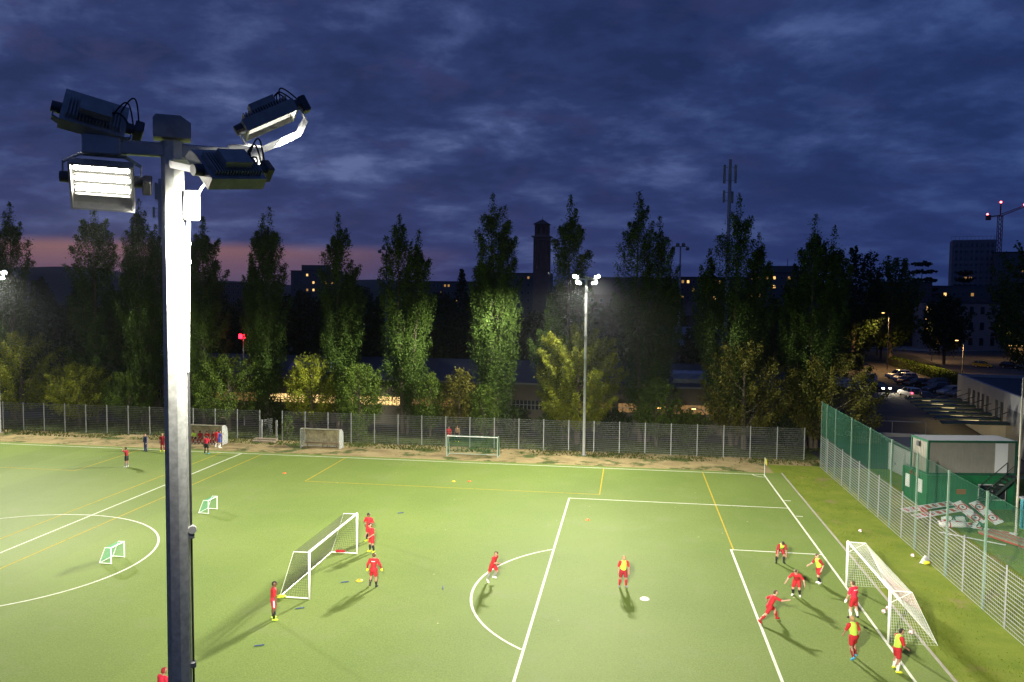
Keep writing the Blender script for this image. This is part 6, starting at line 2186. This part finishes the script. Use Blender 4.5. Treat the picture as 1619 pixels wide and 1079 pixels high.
# ---------------------------------------------------------------- street lamps
def street_lamp(label, x, y, H, energy, arm=(-1.2, 0.0), col=(1.0, 0.60, 0.22)):
    s = empty('street_lamp', (x, y, 0), 0, label, 'street lamp', 'street lamps')
    MB().tube([(0, 0, 0), (0, 0, 1.2), (0, 0, H - .6), (arm[0] * .3, arm[1] * .3, H - .1), (arm[0], arm[1], H)], [.09, .07, .05, .045, .04], 8).build('post', mat('lamp_post_dark', (.07, .07, .07), .6), s)
    MB().bevbox((arm[0] - .35, arm[1] - .14, H - .02), (arm[0] + .25, arm[1] + .14, H + .12), .03).build('lamp_head', M_HOUSING, s)
    MB().bevbox((arm[0] - .28, arm[1] - .15, H - .12), (arm[0] + .2, arm[1] + .15, H - .025), .02).build('lamp_glass', emis('sodium_glass', (1.0, .52, .14), 7.0), s)
    ld = bpy.data.lights.new('street_light', 'SPOT'); ld.energy = energy; ld.color = col; ld.shadow_soft_size = .15; ld.spot_size = radians(150); ld.spot_blend = 0.6
    lo = bpy.data.objects.new('street_light', ld); COL.objects.link(lo); lo.parent = s; lo.location = (arm[0], arm[1], H - .45)


street_lamp('sodium street lamp among the dark trees above the car park', 43.0, 111, 12.4, 11000)
street_lamp('bright sodium street lamp before the pale house corner', 68.2, 160, 9.9, 1800)
street_lamp('sodium street lamp with long arm right of the pale house', 82.8, 150, 8.8, 1500, (-1.6, 0))
street_lamp('small sodium lamp between two poplars right of the brownish tree', 15.6, 62, 8.2, 120)
street_lamp('sodium street lamp beside the bend lighting the road', 62.0, 140, 6.5, 2000, (1.6, 0))
street_lamp('cool street lamp beside the car park row hidden by the large tree', 52.5, 96, 7.5, 9000, (-1.2, 0))
street_lamp('dim lamp behind the bushes right of the mast over the path', -60.5, 18.6, 4.2, 25)
street_lamp('dim lamp behind the small dark tree right of the far mast over the path', -7.4, 18.6, 3.2, 18)
street_lamp('dim lamp behind the brownish tree over the path', -3.6, 18.7, 3.2, 18)

# ---------------------------------------------------------------- far hills and the evening haze
b = MB()
V, F = [], []
na = 120
for i in range(na + 1):
    a = radians(-75 + 150 * i / na)
    hh = 30 + 10 * sin(a * 5.0 + 1) + 5 * sin(a * 17) + 3 * sin(a * 41 + 2)
    hh += 52 * max(0, -sin(a) - 0.25) - 14 * max(0, sin(a))
    for r, z in ((1050, 0), (1250, hh * 0.7), (1400, hh), (1600, hh * 0.5)):
        V.append((-12 + r * sin(a), -74 + r * cos(a), z))
for i in range(na):
    for j in range(3):
        F.append((i * 4 + j, i * 4 + j + 1, i * 4 + j + 5, i * 4 + j + 4))
hills = tag(b.add(V, F).build('hills', mat('hill_woods', (0.035, 0.042, 0.030), 0.95, var=0.3, scale=0.02), None, True), kind='structure')

hz = MB().box((-1950, -1550, -1.0), (1950, 1950, 82.0)).build('haze')
hz['kind'] = 'stuff'
hz['label'] = 'thin damp evening air glowing round the floodlights'
hz['category'] = 'haze'
m = bpy.data.materials.new('evening_haze')
m.use_nodes = True
nt = m.node_tree
nt.nodes.clear()
out = nt.nodes.new('ShaderNodeOutputMaterial')
pvn = nt.nodes.new('ShaderNodeVolumePrincipled')
pvn.inputs['Color'].default_value = (0.86, 0.92, 1.0, 1)
pvn.inputs['Density'].default_value = 0.00009
pvn.inputs['Anisotropy'].default_value = 0.9
nt.links.new(pvn.outputs[0], out.inputs['Volume'])
hz.data.materials.append(m)
